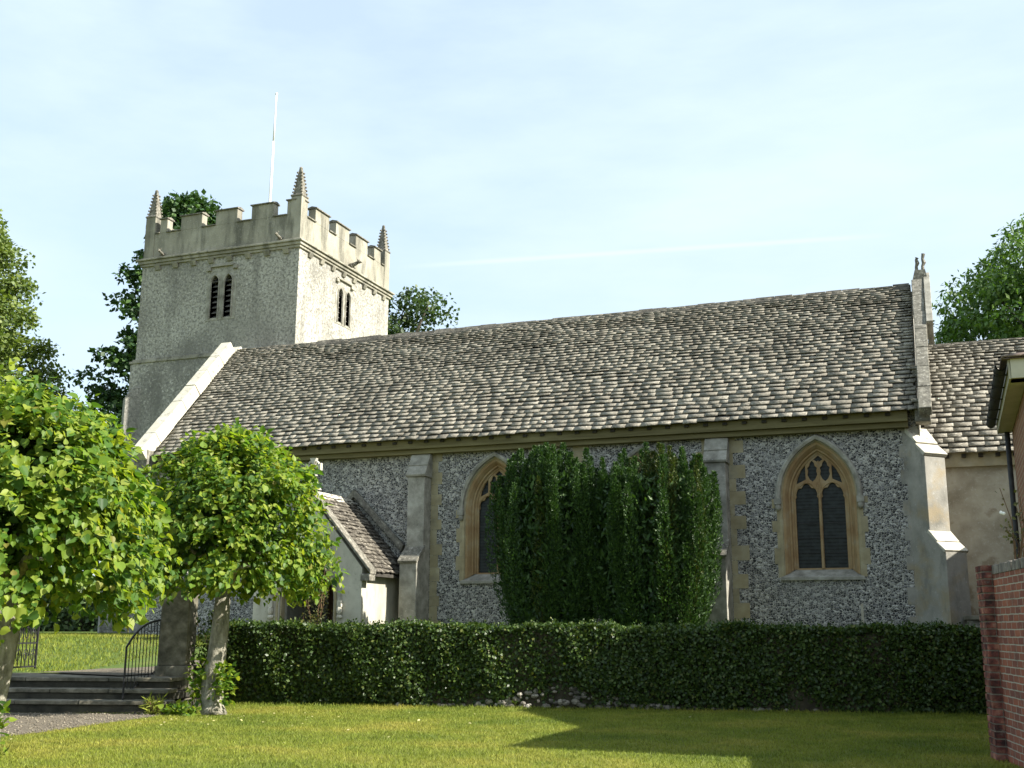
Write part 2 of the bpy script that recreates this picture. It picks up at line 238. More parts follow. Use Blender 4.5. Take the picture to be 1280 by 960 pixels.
def blade_mat():
    m, nt, b, out = new_mat('grass_blades'); v = objvec(nt)
    c0 = None; c = ramp_node(nt, [(0.30, (0.115, 0.165, 0.017)), (0.5, (0.20, 0.232, 0.028)), (0.72, (0.33, 0.30, 0.058))]); nt.links.new(noise(nt, v, 0.55, 8, 0.6), c.inputs[0])
    g = nt.nodes.new('ShaderNodeNewGeometry'); f = maprange(nt, g.outputs['Random Per Island'], 0, 1, 0.6, 1.4)
    h = nt.nodes.new('ShaderNodeHueSaturation'); nt.links.new(f, h.inputs['Value']); nt.links.new(mixc(nt, maprange(nt, noise(nt, v, 2.6, 5), 0.53, 0.66, 0, 0.5), c.outputs[0], (0.075, 0.135, 0.014)), h.inputs['Color'])
    nt.links.new(h.outputs[0], b.inputs['Base Color']); b.inputs['Roughness'].default_value = 0.6
    t = nt.nodes.new('ShaderNodeBsdfTranslucent'); nt.links.new(h.outputs[0], t.inputs[0])
    mx = nt.nodes.new('ShaderNodeMixShader'); mx.inputs[0].default_value = 0.35
    nt.links.new(b.outputs[0], mx.inputs[1]); nt.links.new(t.outputs[0], mx.inputs[2]); nt.links.new(mx.outputs[0], out.inputs[0]); return m
M['blade'] = blade_mat()

# ------------------------------------------------------------------ object helpers
def tag(o, label=None, cat=None, group=None, kind=None):
    if label: o['label'] = label
    if cat: o['category'] = cat
    if group: o['group'] = group
    if kind: o['kind'] = kind
    return o
def thing(name, label, cat, loc=(0, 0, 0), rotz=0.0, group=None):
    o = bpy.data.objects.new(name, None); COL.objects.link(o); o.location = loc; o.rotation_euler = (0, 0, rotz); o.empty_display_size = 0.3
    return tag(o, label, cat, group)
def root_loc(o):
    p = np.zeros(3)
    while o is not None: p += np.array(o.location); o = o.parent
    return p
def link_mesh(name, me, parent):
    o = bpy.data.objects.new(name, me); COL.objects.link(o)
    if parent is not None: o.parent = parent
    return o
class MB:
    """Collects shapes (world coordinates unless local) for ONE mesh object."""
    def __init__(s): s.v = []; s.f = []; s.mi = []; s.cur = 0
    def add(s, vs, fs):
        b = len(s.v); s.v += [tuple(map(float, p)) for p in vs]; s.f += [tuple(i + b for i in f) for f in fs]; s.mi += [s.cur] * len(fs); return s
    def box(s, x0, y0, z0, x1, y1, z1):
        return s.hexa([(x0, y0, z0), (x1, y0, z0), (x1, y1, z0), (x0, y1, z0), (x0, y0, z1), (x1, y0, z1), (x1, y1, z1), (x0, y1, z1)])
    def hexa(s, p):
        return s.add(p, [(3, 2, 1, 0), (4, 5, 6, 7), (0, 1, 5, 4), (1, 2, 6, 5), (2, 3, 7, 6), (3, 0, 4, 7)])
    def prism(s, poly, fn0, fn1):
        n = len(poly); s.add([fn0(*p) for p in poly] + [fn1(*p) for p in poly], [tuple(range(n))[::-1], tuple(range(n, 2 * n))] + [(i, (i + 1) % n, n + (i + 1) % n, n + i) for i in range(n)]); return s
    def plate(s, loops, fn0, fn1, back=True):
        """polygon with holes, extruded between fn0(u, w) and fn1(u, w)"""
        tri = tessellate_polygon([[Vector((u, w, 0)) for u, w in l] for l in loops]); flat = [p for l in loops for p in l]; n = len(flat)
        fs = [tuple(t) for t in tri]
        if back: fs += [tuple(i + n for i in t)[::-1] for t in tri]
        o = 0
        for l in loops:
            k = len(l); fs += [(o + i, o + (i + 1) % k, n + o + (i + 1) % k, n + o + i) for i in range(k)]; o += k
        return s.add([fn0(*p) for p in flat] + [fn1(*p) for p in flat], fs)
    def loft(s, loops, closed=False):
        k = len(loops[0]); vs = [p for l in loops for p in l]; fs = []
        for j in range(len(loops) - 1):
            for i in range(k if closed else k - 1):
                a = j * k + i; b = j * k + (i + 1) % k; fs.append((a, b, b + k, a + k))
        return s.add(vs, fs)
    def tube(s, pts, rad, n=8, wob=0.0, rng=None):
        pts = [np.array(p, float) for p in pts]; rad = rad if hasattr(rad, '__len__') else [rad] * len(pts); rings = []
        for i, p in enumerate(pts):
            t = pts[min(i + 1, len(pts) - 1)] - pts[max(i - 1, 0)]; t = t / (np.linalg.norm(t) + 1e-9)
            a = np.cross(t, (0.3, 0.1, 1.0) if abs(t[2]) < 0.9 else (1.0, 0.1, 0)); a /= np.linalg.norm(a) + 1e-9; b = np.cross(t, a)
            rings.append([tuple(p + (a * math.cos(2 * math.pi * k / n) + b * math.sin(2 * math.pi * k / n)) * rad[i] * (1 + (wob * rng.uniform(-1, 1) if rng is not None else 0))) for k in range(n)])
        vs = [q for r_ in rings for q in r_]; fs = []
        for j in range(len(rings) - 1):
            for k in range(n): fs.append((j * n + k, j * n + (k + 1) % n, (j + 1) * n + (k + 1) % n, (j + 1) * n + k))
        fs.append(tuple(range(n))[::-1]); fs.append(tuple(range((len(rings) - 1) * n, len(rings) * n))); return s.add(vs, fs)
    def ball(s, c, r, nu=8, nv=6):
        rx, ry, rz = r if hasattr(r, '__len__') else (r, r, r); vs = [(c[0], c[1], c[2] + rz)]
        for j in range(1, nv):
            for i in range(nu):
                a, b = 2 * math.pi * i / nu, math.pi * j / nv; vs.append((c[0] + rx * math.sin(b) * math.cos(a), c[1] + ry * math.sin(b) * math.sin(a), c[2] + rz * math.cos(b)))
        vs.append((c[0], c[1], c[2] - rz)); fs = [(0, 1 + i, 1 + (i + 1) % nu) for i in range(nu)]
        for j in range(nv - 2):
            for i in range(nu): a = 1 + j * nu + i; b = 1 + j * nu + (i + 1) % nu; fs.append((a, a + nu, b + nu, b))
        l = len(vs) - 1; o = 1 + (nv - 2) * nu; fs += [(o + i, l, o + (i + 1) % nu) for i in range(nu)]
        return s.add(vs, fs)
    def build(s, name, mats, parent=None, local=False, bevel=0.0, smooth=False, label=None):
        mats = mats if isinstance(mats, (list, tuple)) else [mats]
        me = bpy.data.meshes.new(name); v = np.array(s.v, float)
        if parent is not None and not local: v = v - root_loc(parent)
        me.from_pydata([tuple(p) for p in v], [], s.f)
        for m in mats: me.materials.append(m if not isinstance(m, str) else M[m])
        me.polygons.foreach_set('material_index', s.mi)
        bm = bmesh.new(); bm.from_mesh(me); bmesh.ops.recalc_face_normals(bm, faces=bm.faces); bm.to_mesh(me); bm.free()
        if smooth: me.polygons.foreach_set('use_smooth', [True] * len(me.polygons))
        me.update(); o = link_mesh(name, me, parent)
        if bevel:
            b = o.modifiers.new('bevel', 'BEVEL'); b.width = bevel; b.segments = 2; b.limit_method = 'ANGLE'; b.angle_limit = R(40)
        if label: o['label'] = label
        return o
def np_mesh(name, V, F, mats, parent=None, mi=None, local=False):
    """fast mesh from numpy verts (n,3) and faces (m,k)"""
    V = np.asarray(V, np.float32)
    if parent is not None and not local: V = V - root_loc(parent).astype(np.float32)
    me = bpy.data.meshes.new(name); m, k = F.shape
    me.vertices.add(len(V)); me.vertices.foreach_set('co', V.ravel())
    me.loops.add(m * k); me.loops.foreach_set('vertex_index', F.astype(np.int32).ravel())
    me.polygons.add(m); me.polygons.foreach_set('loop_start', np.arange(0, m * k, k, dtype=np.int32)); me.polygons.foreach_set('loop_total', np.full(m, k, np.int32))
    for q in (mats if isinstance(mats, (list, tuple)) else [mats]): me.materials.append(M[q] if isinstance(q, str) else q)
    if mi is not None: me.polygons.foreach_set('material_index', np.asarray(mi, np.int32))
    me.update(calc_edges=True); me.validate(); return link_mesh(name, me, parent)
def unit(a): return a / (np.linalg.norm(a, axis=-1, keepdims=True) + 1e-9)
LEAF = dict(
    heart=(np.array([(0, 0, 0), (-0.07, 0.16, 0.03), (0.03, 0.38, 0.07), (0.30, 0.47, 0.07), (0.60, 0.36, 0.03), (0.84, 0.14, -0.05), (1.06, 0, -0.12),
                     (-0.07, -0.16, 0.03), (0.03, -0.38, 0.07), (0.30, -0.47, 0.07), (0.60, -0.36, 0.03), (0.84, -0.14, -0.05)]), np.array([(0, 6, 5, 4, 3, 2, 1), (0, 7, 8, 9, 10, 11, 6)])),
    oval=(np.array([(0, 0, 0), (0.5, 0.27, 0.06), (1.0, 0, 0), (0.5, -0.27, 0.06)]), np.array([(0, 1, 2), (0, 2, 3)])),
    spray=(np.array([(0, 0, 0), (0.45, 0.16, 0.03), (1.0, 0, 0), (0.45, -0.16, 0.03)]), np.array([(0, 1, 2), (0, 2, 3)])),
    blade=(np.array([(0, 0.5, 0), (0, -0.5, 0), (1, 0, 0)]), np.array([(0, 1, 2)])))
def leaves(P, D, N, S, shape='heart', width=1.0):
    """leaf polygons at points P, tip direction D, face normal N, length S"""
    lv, lf = LEAF[shape]; D = unit(D); B = unit(np.cross(N, D)); N = np.cross(D, B)
    V = P[:, None, :] + S[:, None, None] * (lv[None, :, 0:1] * D[:, None, :] + width * lv[None, :, 1:2] * B[:, None, :] + lv[None, :, 2:3] * N[:, None, :])
    F = lf[None, :, :] + (np.arange(len(P)) * len(lv))[:, None, None]
    return V.reshape(-1, 3), F.reshape(-1, lf.shape[1])

# ------------------------------------------------------------------ ground
def hedge_y(x): return 18.35 + 0.235 * (x + 12.95)
def yard_edge(x): return hedge_y(x) + 0.15 if x > -13.2 else 17.95 + 0.32 * (x + 13.2)
def yard_z(x, y):
    t = min(1, max(0, (y - yard_edge(x) - 0.4) / 7.5)); return 0.53 + 0.62 * t * t * (3 - 2 * t)
mb = MB(); mb.add([(-700, -300, 0), (700, -300, 0), (700, 1200, 0), (-700, 1200, 0)], [(0, 1, 2, 3)])
tag(mb.build('lawn', 'lawn'), kind='structure')
xs = [-600, -200, -90, -60] + list(np.arange(-40, 12.1, 0.8)) + [30, 90, 250, 600]; ts = [0, 0.3, 0.8, 1.4, 2.2, 3, 4, 5, 6, 7, 8, 10, 14, 25, 60, 200, 1000]
V = []; F = []
for x in xs:
    e = yard_edge(min(max(x, -60), 30)); V.append((x, e, -0.05))
    V += [(x, e + t, (yard_z(x, e + t) if -60 < x < 30 else 0.53 + 0.62 * min(1, t / 8)) + 0.02 * math.sin(x * 1.3 + t)) for t in ts]
k = len(ts) + 1
for i in range(len(xs) - 1):
    for j in range(k - 1): F.append((i * k + j, (i + 1) * k + j, (i + 1) * k + j + 1, i * k + j + 1))
mb = MB(); mb.add(V, F); tag(mb.build('churchyard_ground', 'yardgrass'), kind='structure')
# gravel path in front of the steps, and the path beyond them
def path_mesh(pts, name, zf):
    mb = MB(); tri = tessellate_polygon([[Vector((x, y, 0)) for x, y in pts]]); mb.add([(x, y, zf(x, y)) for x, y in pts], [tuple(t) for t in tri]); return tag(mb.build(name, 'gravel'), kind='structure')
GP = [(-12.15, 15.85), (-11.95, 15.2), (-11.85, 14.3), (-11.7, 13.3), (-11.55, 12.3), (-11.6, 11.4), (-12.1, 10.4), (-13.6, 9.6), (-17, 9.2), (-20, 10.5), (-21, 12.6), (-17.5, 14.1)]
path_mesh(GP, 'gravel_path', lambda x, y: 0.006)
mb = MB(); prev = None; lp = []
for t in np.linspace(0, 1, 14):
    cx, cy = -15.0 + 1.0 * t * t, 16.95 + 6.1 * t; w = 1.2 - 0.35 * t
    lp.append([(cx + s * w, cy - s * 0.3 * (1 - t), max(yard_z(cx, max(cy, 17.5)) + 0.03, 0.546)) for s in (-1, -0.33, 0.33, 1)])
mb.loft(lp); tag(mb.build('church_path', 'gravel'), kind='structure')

# grass blades of the mown lawn (uncountable: one object)
rng = np.random.default_rng(3)
def in_poly(x, y, poly):
    c = np.zeros(len(x), bool); j = len(poly) - 1
    for i in range(len(poly)):
        xi, yi = poly[i]; xj, yj = poly[j]; c ^= ((yi > y) != (yj > y)) & (x < (xj - xi) * (y - yi) / (yj - yi + 1e-12) + xi); j = i
    return c
n = 330000; gx = rng.uniform(-13.5, 1.6, n); gy = rng.uniform(8.6, 21.8, n)
ok = (gy < hedge_y(gx) - 0.05) & (np.arctan2(gx, gy) > R(-52)) & (gx < 0.5 + (14.3 - gy) * 0.3 + np.where(gy > 14.3, 5, 0)) & ~in_poly(gx + rng.normal(0, 0.06, n), gy + rng.normal(0, 0.06, n), GP)
gx, gy = gx[ok], gy[ok]; n = len(gx)
P = np.stack([gx, gy, np.zeros(n)], 1); D = np.stack([rng.normal(0, 0.55, n), rng.normal(0, 0.55, n), np.ones(n)], 1); Nn = np.stack([rng.normal(0, 1, n), rng.normal(0, 1, n), np.zeros(n)], 1)
edge_f = 1 + 1.3 * np.clip(1 - (hedge_y(gx) - gy) / 0.3, 0, 1)
Vv, Ff = leaves(P, D, unit(Nn), rng.uniform(0.022, 0.045, n) * edge_f, 'blade', 0.22)
tag(np_mesh('lawn_grass', Vv, Ff, 'blade'), 'short mown grass with yellowish patches covering the lawn', 'grass', kind='stuff')
nl = 150; fx = np.concatenate([rng.normal(-11.0, 1.3, 110), rng.uniform(-12, 0.3, 40)]); fy = np.concatenate([rng.normal(15.4, 1.0, 110), rng.uniform(10, 19, 40)]); kp = (fy < hedge_y(fx) - 0.2) & (fx < 0.2) & ~in_poly(fx, fy, GP); fx, fy = fx[kp], fy[kp]
Vv, Ff = leaves(np.stack([fx, fy, np.full(len(fx), 0.035)], 1), rng.normal(0, 1, (len(fx), 3)) * np.array([1, 1, 0.15]), unit(rng.normal(0, 0.3, (len(fx), 3)) + np.array([0, 0, 1.0])), rng.uniform(0.02, 0.055, len(fx)), 'oval', 1.4)
tag(np_mesh('fallen_leaves', Vv, Ff, nmat('dry_leaf', [(0.3, (0.28, 0.25, 0.08)), (0.7, (0.5, 0.46, 0.25))], 8, bump_s=0, island=0.4)), 'pale dry leaves and petals scattered over the mown lawn', 'leaves', kind='stuff')
# grass of the churchyard near the gate and the church
n = 60000; gx = rng.uniform(-26, -12.6, n); gy = rng.uniform(17.6, 28.8, n)
ye = np.where(gx > -13.2, hedge_y(gx) + 0.15, 17.95 + 0.32 * (gx + 13.2)); t = np.clip((gy - ye - 0.4) / 7.5, 0, 1); gz = 0.53 + 0.62 * t * t * (3 - 2 * t)
ok = (gy > ye + 0.1) & ~((np.abs(gx + 14.7) < 1.4) & (gy < 23)); gx, gy, gz = gx[ok], gy[ok], gz[ok]; n = len(gx)
P = np.stack([gx, gy, gz], 1); D = np.stack([rng.normal(0, 0.5, n), rng.normal(0, 0.5, n), np.ones(n)], 1); Nn = np.stack([rng.normal(0, 1, n), rng.normal(0, 1, n), np.zeros(n)], 1)
Vv, Ff = leaves(P, D, unit(Nn), rng.uniform(0.05, 0.10, n), 'blade', 0.2)
tag(np_mesh('churchyard_grass', Vv, Ff, 'blade'), 'rougher grass on the raised churchyard beyond the gate', 'grass', kind='stuff')
# loose stones on the gravel
n = 9000; gx = rng.uniform(-21, -11.5, n); gy = rng.uniform(9.2, 15.9, n); ok = in_poly(gx, gy, GP); gx, gy = gx[ok], gy[ok]; n = len(gx)
oc = np.array([(1, 0, 0), (-1, 0, 0), (0, 1, 0), (0, -1, 0), (0, 0, 0.7), (0, 0, -0.7)], float); of = np.array([(0, 2, 4), (2, 1, 4), (1, 3, 4), (3, 0, 4), (2, 0, 5), (1, 2, 5), (3, 1, 5), (0, 3, 5)])
sz = rng.uniform(0.008, 0.022, n); V = np.stack([gx, gy, np.full(n, 0.012)], 1)[:, None, :] + oc[None] * sz[:, None, None] * rng.uniform(0.6, 1.3, (n, 6, 1))
tag(np_mesh('gravel_stones', V.reshape(-1, 3), (of[None] + (np.arange(n) * 6)[:, None, None]).reshape(-1, 3), nmat('loose_gravel', [(0.3, (0.08, 0.068, 0.05)), (0.7, (0.26, 0.23, 0.175))], 20, bump_s=0, island=0.4)),
    'loose pale stones scattered over the gravel by the steps', 'gravel', kind='stuff')

# ------------------------------------------------------------------ stone slates
def slate_roof(name, O, A, S, length, slope, mat, parent, seed, e0=0.178, e1=0.092, w0=0.18, w1=0.44, thick=(0.018, 0.032), sag=0.02, mask=None, h0s=1.0):
    """O eave corner, A unit along the eave, S unit up the slope; real slabs in diminishing courses"""
    rng = np.random.default_rng(seed); O, A, S = (np.array(q, float) for q in (O, A, S)); N = np.cross(A, S)
    if N[2] < 0: N = -N
    C = []; s = 0.0
    while s < slope:
        ex = e0 + (e1 - e0) * s / slope; a = -rng.uniform(0, w1)
        cj = rng.uniform(-0.01, 0.01)
        while a < length:
            w = rng.uniform(w0, w1) * (1.0 if s < slope * 0.5 else 0.8); a0, a1 = max(a, 0.0), min(a + w - 0.005, length)
            a += w
            if a1 - a0 < 0.05 or (mask and not mask(a0, a1, s)): continue
            lo = s + cj + rng.uniform(-0.016, 0.016) + 0.014 * math.sin(a0 * 1.3 + s * 5) + 0.010 * math.sin(a0 * 3.7 + s * 9); hi = min(s + ex * 1.45, slope + 0.02); t = rng.uniform(*thick); h0 = (0.047 + rng.uniform(-0.003, 0.004)) * h0s; tl = rng.uniform(-0.022, 0.022); q0, q1 = rng.uniform(-0.0025, 0.003, 2)
            b = sag * math.sin(a0 * 0.55 + seed) * math.sin(s * 0.9 + a0 * 0.13) + rng.uniform(-0.003, 0.003)
            for (aa, ss, hh) in ((a0, lo + tl * .5, h0 + q0), (a1, lo - tl * .5, h0 + q1), (a1, hi, -0.012), (a0, hi, -0.012), (a0 + rng.uniform(0, .010), lo + tl * .5 + rng.uniform(0, .022), h0 + t + q0), (a1 - rng.uniform(0, .010), lo - tl * .5 + rng.uniform(0, .022), h0 + t + q1), (a1, hi, -0.012 + t), (a0, hi, -0.012 + t)):
                C.append(O + A * aa + S * ss + N * (hh + b))
        s += ex
    V = np.array(C); n = len(V) // 8; q = np.array([(3, 2, 1, 0), (4, 5, 6, 7), (0, 1, 5, 4), (1, 2, 6, 5), (2, 3, 7, 6), (3, 0, 4, 7)])
    if np.dot(np.cross(A, S), N) < 0: q = q[:, ::-1]
    return np_mesh(name, V, (q[None] + (np.arange(n) * 8)[:, None, None]).reshape(-1, 4), mat, parent)

# ------------------------------------------------------------------ church
church = thing('church', 'old flint church with stone-slated roof, battlemented west tower and small porch', 'church', (-10, 25, 1.15))
YW, XW, XE = 25.0, -20.15, -0.42
EY, EZ, RY, RZ = 24.6, 5.87, 28.2, 9.62            # eave edge and ridge of the nave roof
def arch(hw, c, zs, zb, n=14):
    """two-centred pointed arch outline, up the left jamb and down the right one"""
    Rr = c + hw; th = math.acos(-c / Rr); L = [(c + Rr * math.cos(math.pi - (math.pi - th) * i / n), zs + Rr * math.sin(math.pi - (math.pi - th) * i / n)) for i in range(n + 1)]
    L = [(-hw, zb)] + L; Rt = [(-u, z) for u, z in L[:-1]][::-1]
    return L + Rt
def foil(cx, cz, hw, zb, lobes=3, stretch=1.35, n=22):
    pts = [(cx - hw, zb)]
    for i in range(n + 1):
        t = math.pi - math.pi * i / n; r = hw * (0.80 + 0.22 * abs(math.sin(lobes * t))) if 0 < i < n else hw
        pts.append((cx + r * math.cos(t), cz + r * stretch * math.sin(t)))
    return pts + [(cx + hw, zb)]
WINS = [(-10.06, 2.7), (-6.38, 2.7), (-2.545, 2.7)]
mb = MB()
holes = [[(xc + u, z) for u, z in arch(0.80, 0.56, 4.2, 2.53)] for xc, _ in WINS]
mb.plate([[(XW + 0.1, 0.6), (XE - 0.02, 0.6), (XE - 0.02, 5.95), (XW + 0.1, 5.95)]] + holes, lambda u, w: (u, YW, w), lambda u, w: (u, YW + 0.5, w))
mb.build('wall', 'flint', church)
def gable(x0, x1, drop=0.0): return lambda mb: mb.prism([(YW + 0.02, 0.6), (31.4, 0.6), (31.4, 5.9 - drop), (RY, RZ - 0.12 - drop), (YW + 0.02, 6.2 - drop)], lambda u, w: (x0, u, w), lambda u, w: (x1, u, w))
mb = MB(); gable(XW - 0.05, XW + 0.4)(mb); gable(XE - 0.35, XE + 0.02)(mb); mb.box(XW + 0.4, 31.0, 0.6, XE - 0.35, 31.4, 5.85)
mb.build('gable_wall', 'render', church)
sl_n = np.array([0, RY - EY, RZ - EZ]); SL = float(np.linalg.norm(sl_n)); S_UP = sl_n / SL
mb = MB(); e = 0.03
mb.prism([(EY + 0.16, EZ + 0.13), (RY, RZ - 0.03), (31.8, EZ - 0.03), (31.8, EZ - 0.12), (RY, RZ - 0.14), (EY + 0.16, EZ + 0.075)], lambda u, w: (XW + 0.35, u, w), lambda u, w: (XE - 0.01, u, w))
nave_roof = mb.build('roof', 'underlay', church)
slate_roof('slates', (XW + 0.3, EY, EZ), (1, 0, 0), S_UP, XE + 0.0 - XW - 0.3, SL, 'slate', nave_roof, 11)
slate_roof('slates', (XW + 0.3, 31.8, EZ), (1, 0, 0), (0, -S_UP[1], S_UP[2]), XE - XW - 0.3, SL, 'slate', nave_roof, 12, w0=0.4, w1=0.9)
mb = MB(); x = XW + 0.3; rr = random.Random(4)
while x < XE:                                            # ridge stones
    w = min(rr.uniform(0.32, 0.5), XE - x); h = rr.uniform(-0.015, 0.02)
    mb.prism([(RY - 0.17, RZ - 0.13 + h), (RY - 0.15, RZ - 0.07 + h), (RY, RZ + 0.085 + h), (RY + 0.15, RZ - 0.07 + h), (RY + 0.17, RZ - 0.13 + h)], lambda u, v: (x, u, v), lambda u, v: (x + w - 0.012, u, v)); x += w
mb.build('ridge_stones', 'ridge', nave_roof)
mb = MB(); mb.box(XW + 0.4, 24.80, 5.585, -0.62, 24.995, 5.70); mb.box(XW + 0.4, 24.70, 5.702, -0.62, 24.994, 5.93); mb.build('eaves_plate', 'timber', church, bevel=0.008)
x = XW + 0.6; first = None
while x < -0.7:
    if first is None: mb = MB(); mb.box(x, 24.655, 5.83, x + 0.10, 24.699, 5.89); first = mb.build('rafter_end', 'rafter', church)
    else: c = first.copy(); COL.objects.link(c); c.location.x = x - XW - 0.6
    x += 0.43

def add_window(xc, name='window'):
    fn = lambda d: (lambda u, z: (xc + u, YW + d, z)); zs, c = 4.2, 0.56
    mb = MB(); prof = [(0.845, 0.02, 2.50), (0.845, -0.006, 2.50), (0.79, -0.006, 2.53), (0.77, 0.03, 2.55)]
    mb.loft([[fn(d)(u, z) for u, z in arch(h, c, zs, zb)] for h, d, zb in prof])
    mb.cur = 1; prof = [(0.77, 0.03, 2.55), (0.72, 0.05, 2.57), (0.665, 0.13, 2.61), (0.655, 0.16, 2.63), (0.62, 0.165, 2.65), (0.60, 0.22, 2.67), (0.565, 0.235, 2.68), (0.555, 0.36, 2.69)]
    mb.loft([[fn(d)(u, z) for u, z in arch(h, c, zs, zb)] for h, d, zb in prof])
    mb.cur = 0; rr = random.Random(int(xc * 10))
    for sgn in (-1, 1):                                   # jamb stones toothed into the flint
        z = 2.5; k = 0
        while z < 4.18:
            h = min(rr.uniform(0.24, 0.36), 4.19 - z); L = 0.86 + (0.12 if k % 2 else 0.03) + rr.uniform(0, 0.03)
            a, b = sorted((sgn * 0.846, sgn * L)); mb.box(xc + a, YW - 0.005, z, xc + b, YW + 0.1, z + h - 0.004); z += h; k += 1
    w = mb.build(name, ['ashlar', 'orange'], church)
    mb = MB(); mb.hexa([(xc - 0.88, YW - 0.05, 2.43), (xc + 0.88, YW - 0.05, 2.43), (xc + 0.88, YW + 0.3, 2.43), (xc - 0.88, YW + 0.3, 2.43), (xc - 0.86, YW - 0.05, 2.50), (xc + 0.86, YW - 0.05, 2.50), (xc + 0.56, YW + 0.3, 2.69), (xc - 0.56, YW + 0.3, 2.69)])
    mb.build('sill', 'ashlar_grey', w, bevel=0.008)
    mb = MB(); hp = [(0.80, 0.0), (0.815, -0.075), (0.87, -0.10), (0.90, -0.085), (0.925, -0.02), (0.925, 0.0)]
    mb.loft([[fn(d)(u, z) for u, z in arch(h, c, zs, zs - 0.03)] for h, d in hp])
    for sgn in (-1, 1):
        mb.box(xc + sgn * 0.865 - 0.075, YW - 0.11, 4.06, xc + sgn * 0.865 + 0.075, YW + 0.02, 4.19)
        mb.ball((xc + sgn * 0.865, YW - 0.05, 4.01), (0.065, 0.06, 0.09), 8, 6)
    mb.build('hood_mould', 'ashlar_grey', w)
    # two-light tracery
    mb = MB(); O = arch(0.575, c, zs, 2.66); H = []
    for s in (-1, 1):
        H.append(foil(s * 0.276, 4.20, 0.243, 2.70))
        cx = s * 0.135
        H.append([(cx - 0.105, 4.72), (cx - 0.088, 4.80), (cx - 0.105, 4.87), (cx - 0.06, 4.91), (cx - 0.045, 4.98), (cx, 5.03), (cx + 0.045, 4.98), (cx + 0.06, 4.91), (cx + 0.105, 4.87), (cx + 0.088, 4.80), (cx + 0.105, 4.72), (cx + 0.06, 4.62), (cx, 4.57), (cx - 0.06, 4.62)])
        e_ = [(0.28, 4.62), (0.28, 4.93), (0.37, 4.83), (0.45, 4.66), (0.485, 4.52), (0.38, 4.57)]; H.append([(s * a, b) for a, b in e_])
    H.append([(-0.10, 5.05), (0, 5.14), (0.10, 5.05), (0, 4.985)])
    mb.plate([O] + H, fn(0.255), fn(0.345)); 
    mb.box(xc - 0.022, YW + 0.215, 2.69, xc + 0.022, YW + 0.256, 4.30)           # mullion roll
    for s in (-1, 1):                                                            # roll moulding over each light
        mb.tube([(xc + s * 0.272 + 0.25 * math.cos(t) * (1 if s > 0 else -1), YW + 0.25, 4.20 + 0.345 * math.sin(t)) for t in np.linspace(0, math.pi, 13)], 0.016, 5)
        mb.tube([(xc + s * 0.02, YW + 0.25, 4.32), (xc + s * 0.05, YW + 0.25, 4.55), (xc, YW + 0.25, 4.57)][:2], 0.014, 5)
    mb.tube([(xc, YW + 0.25, 4.28), (xc, YW + 0.25, 5.02)], 0.017, 5)
    mb.build('tracery', 'orange', w)
    mb = MB(); mb.plate([arch(0.56, c, zs, 2.66)], fn(0.31), fn(0.325))
    mb.build('glass', 'glass', w)
    for z in (3.02, 3.34, 3.66, 3.98):
        mb = MB(); mb.box(xc - 0.52, YW + 0.292, z, xc + 0.52, YW + 0.306, z + 0.014); mb.build('saddle_bar', 'iron', w)
for xc, _ in WINS: add_window(xc)

def quoins(x_fix, sgn, z0, z1, short, long_, seed, mat='ashlar', y=YW):
    rr = random.Random(seed); z = z0; k = seed; mb = MB()
    while z < z1 - 0.02:
        h = min(rr.uniform(0.24, 0.36), z1 - z); L = (long_ if k % 2 else short) + rr.uniform(-0.03, 0.03); a, b = sorted((x_fix, x_fix + sgn * L))
        mb.box(a, y - 0.006, z, b, y + 0.1, z + h - 0.005); z += h; k += 1
    return mb.build('quoins', mat, church)
quoins(-11.745, 1, 0.7, 5.62, 0.20, 0.29, 1); quoins(-4.455, 1, 0.7, 5.62, 0.13, 0.36, 2); quoins(-4.92, -1, 0.7, 5.62, 0.10, 0.24, 3)
quoins(-8.1, 1, 2.2, 5.62, 0.30, 0.37, 4); quoins(XE - 0.02, -1, 0.7, 5.62, 0.30, 0.42, 5, 'greyrender')

def buttress(x0, x1):
    """two-stage buttress against the south wall, weathered offsets"""
    low = MB(); low.prism([(YW - 0.003, 0.6), (24.28, 0.6), (24.28, 2.92), (24.62, 3.20), (24.62, 5.0), (YW - 0.003, 5.0)], lambda u, w: (x0, u, w), lambda u, w: (x1, u, w))
    b = low.build('buttress', 'ashlar_grey', church, bevel=0.012)
    m2 = MB(); m2.prism([(24.24, 2.90), (24.21, 2.95), (24.24, 2.99), (24.66, 3.34), (24.66, 3.20)], lambda u, w: (x0 - 0.03, u, w), lambda u, w: (x1 + 0.03, u, w)); m2.build('weathering', 'darkstone', b, bevel=0.008)
    m3 = MB(); m3.prism([(24.575, 5.0), (24.555, 5.05), (24.70, 5.27), (24.73, 5.27), (24.71, 5.30), (24.86, 5.58), (YW - 0.004, 5.58), (YW - 0.004, 5.0)], lambda u, w: (x0 - 0.035, u, w), lambda u, w: (x1 + 0.035, u, w)); m3.build('cap', 'ashlar_grey', b, bevel=0.008)
buttress(-12.2, -11.75); buttress(-4.91, -4.46)
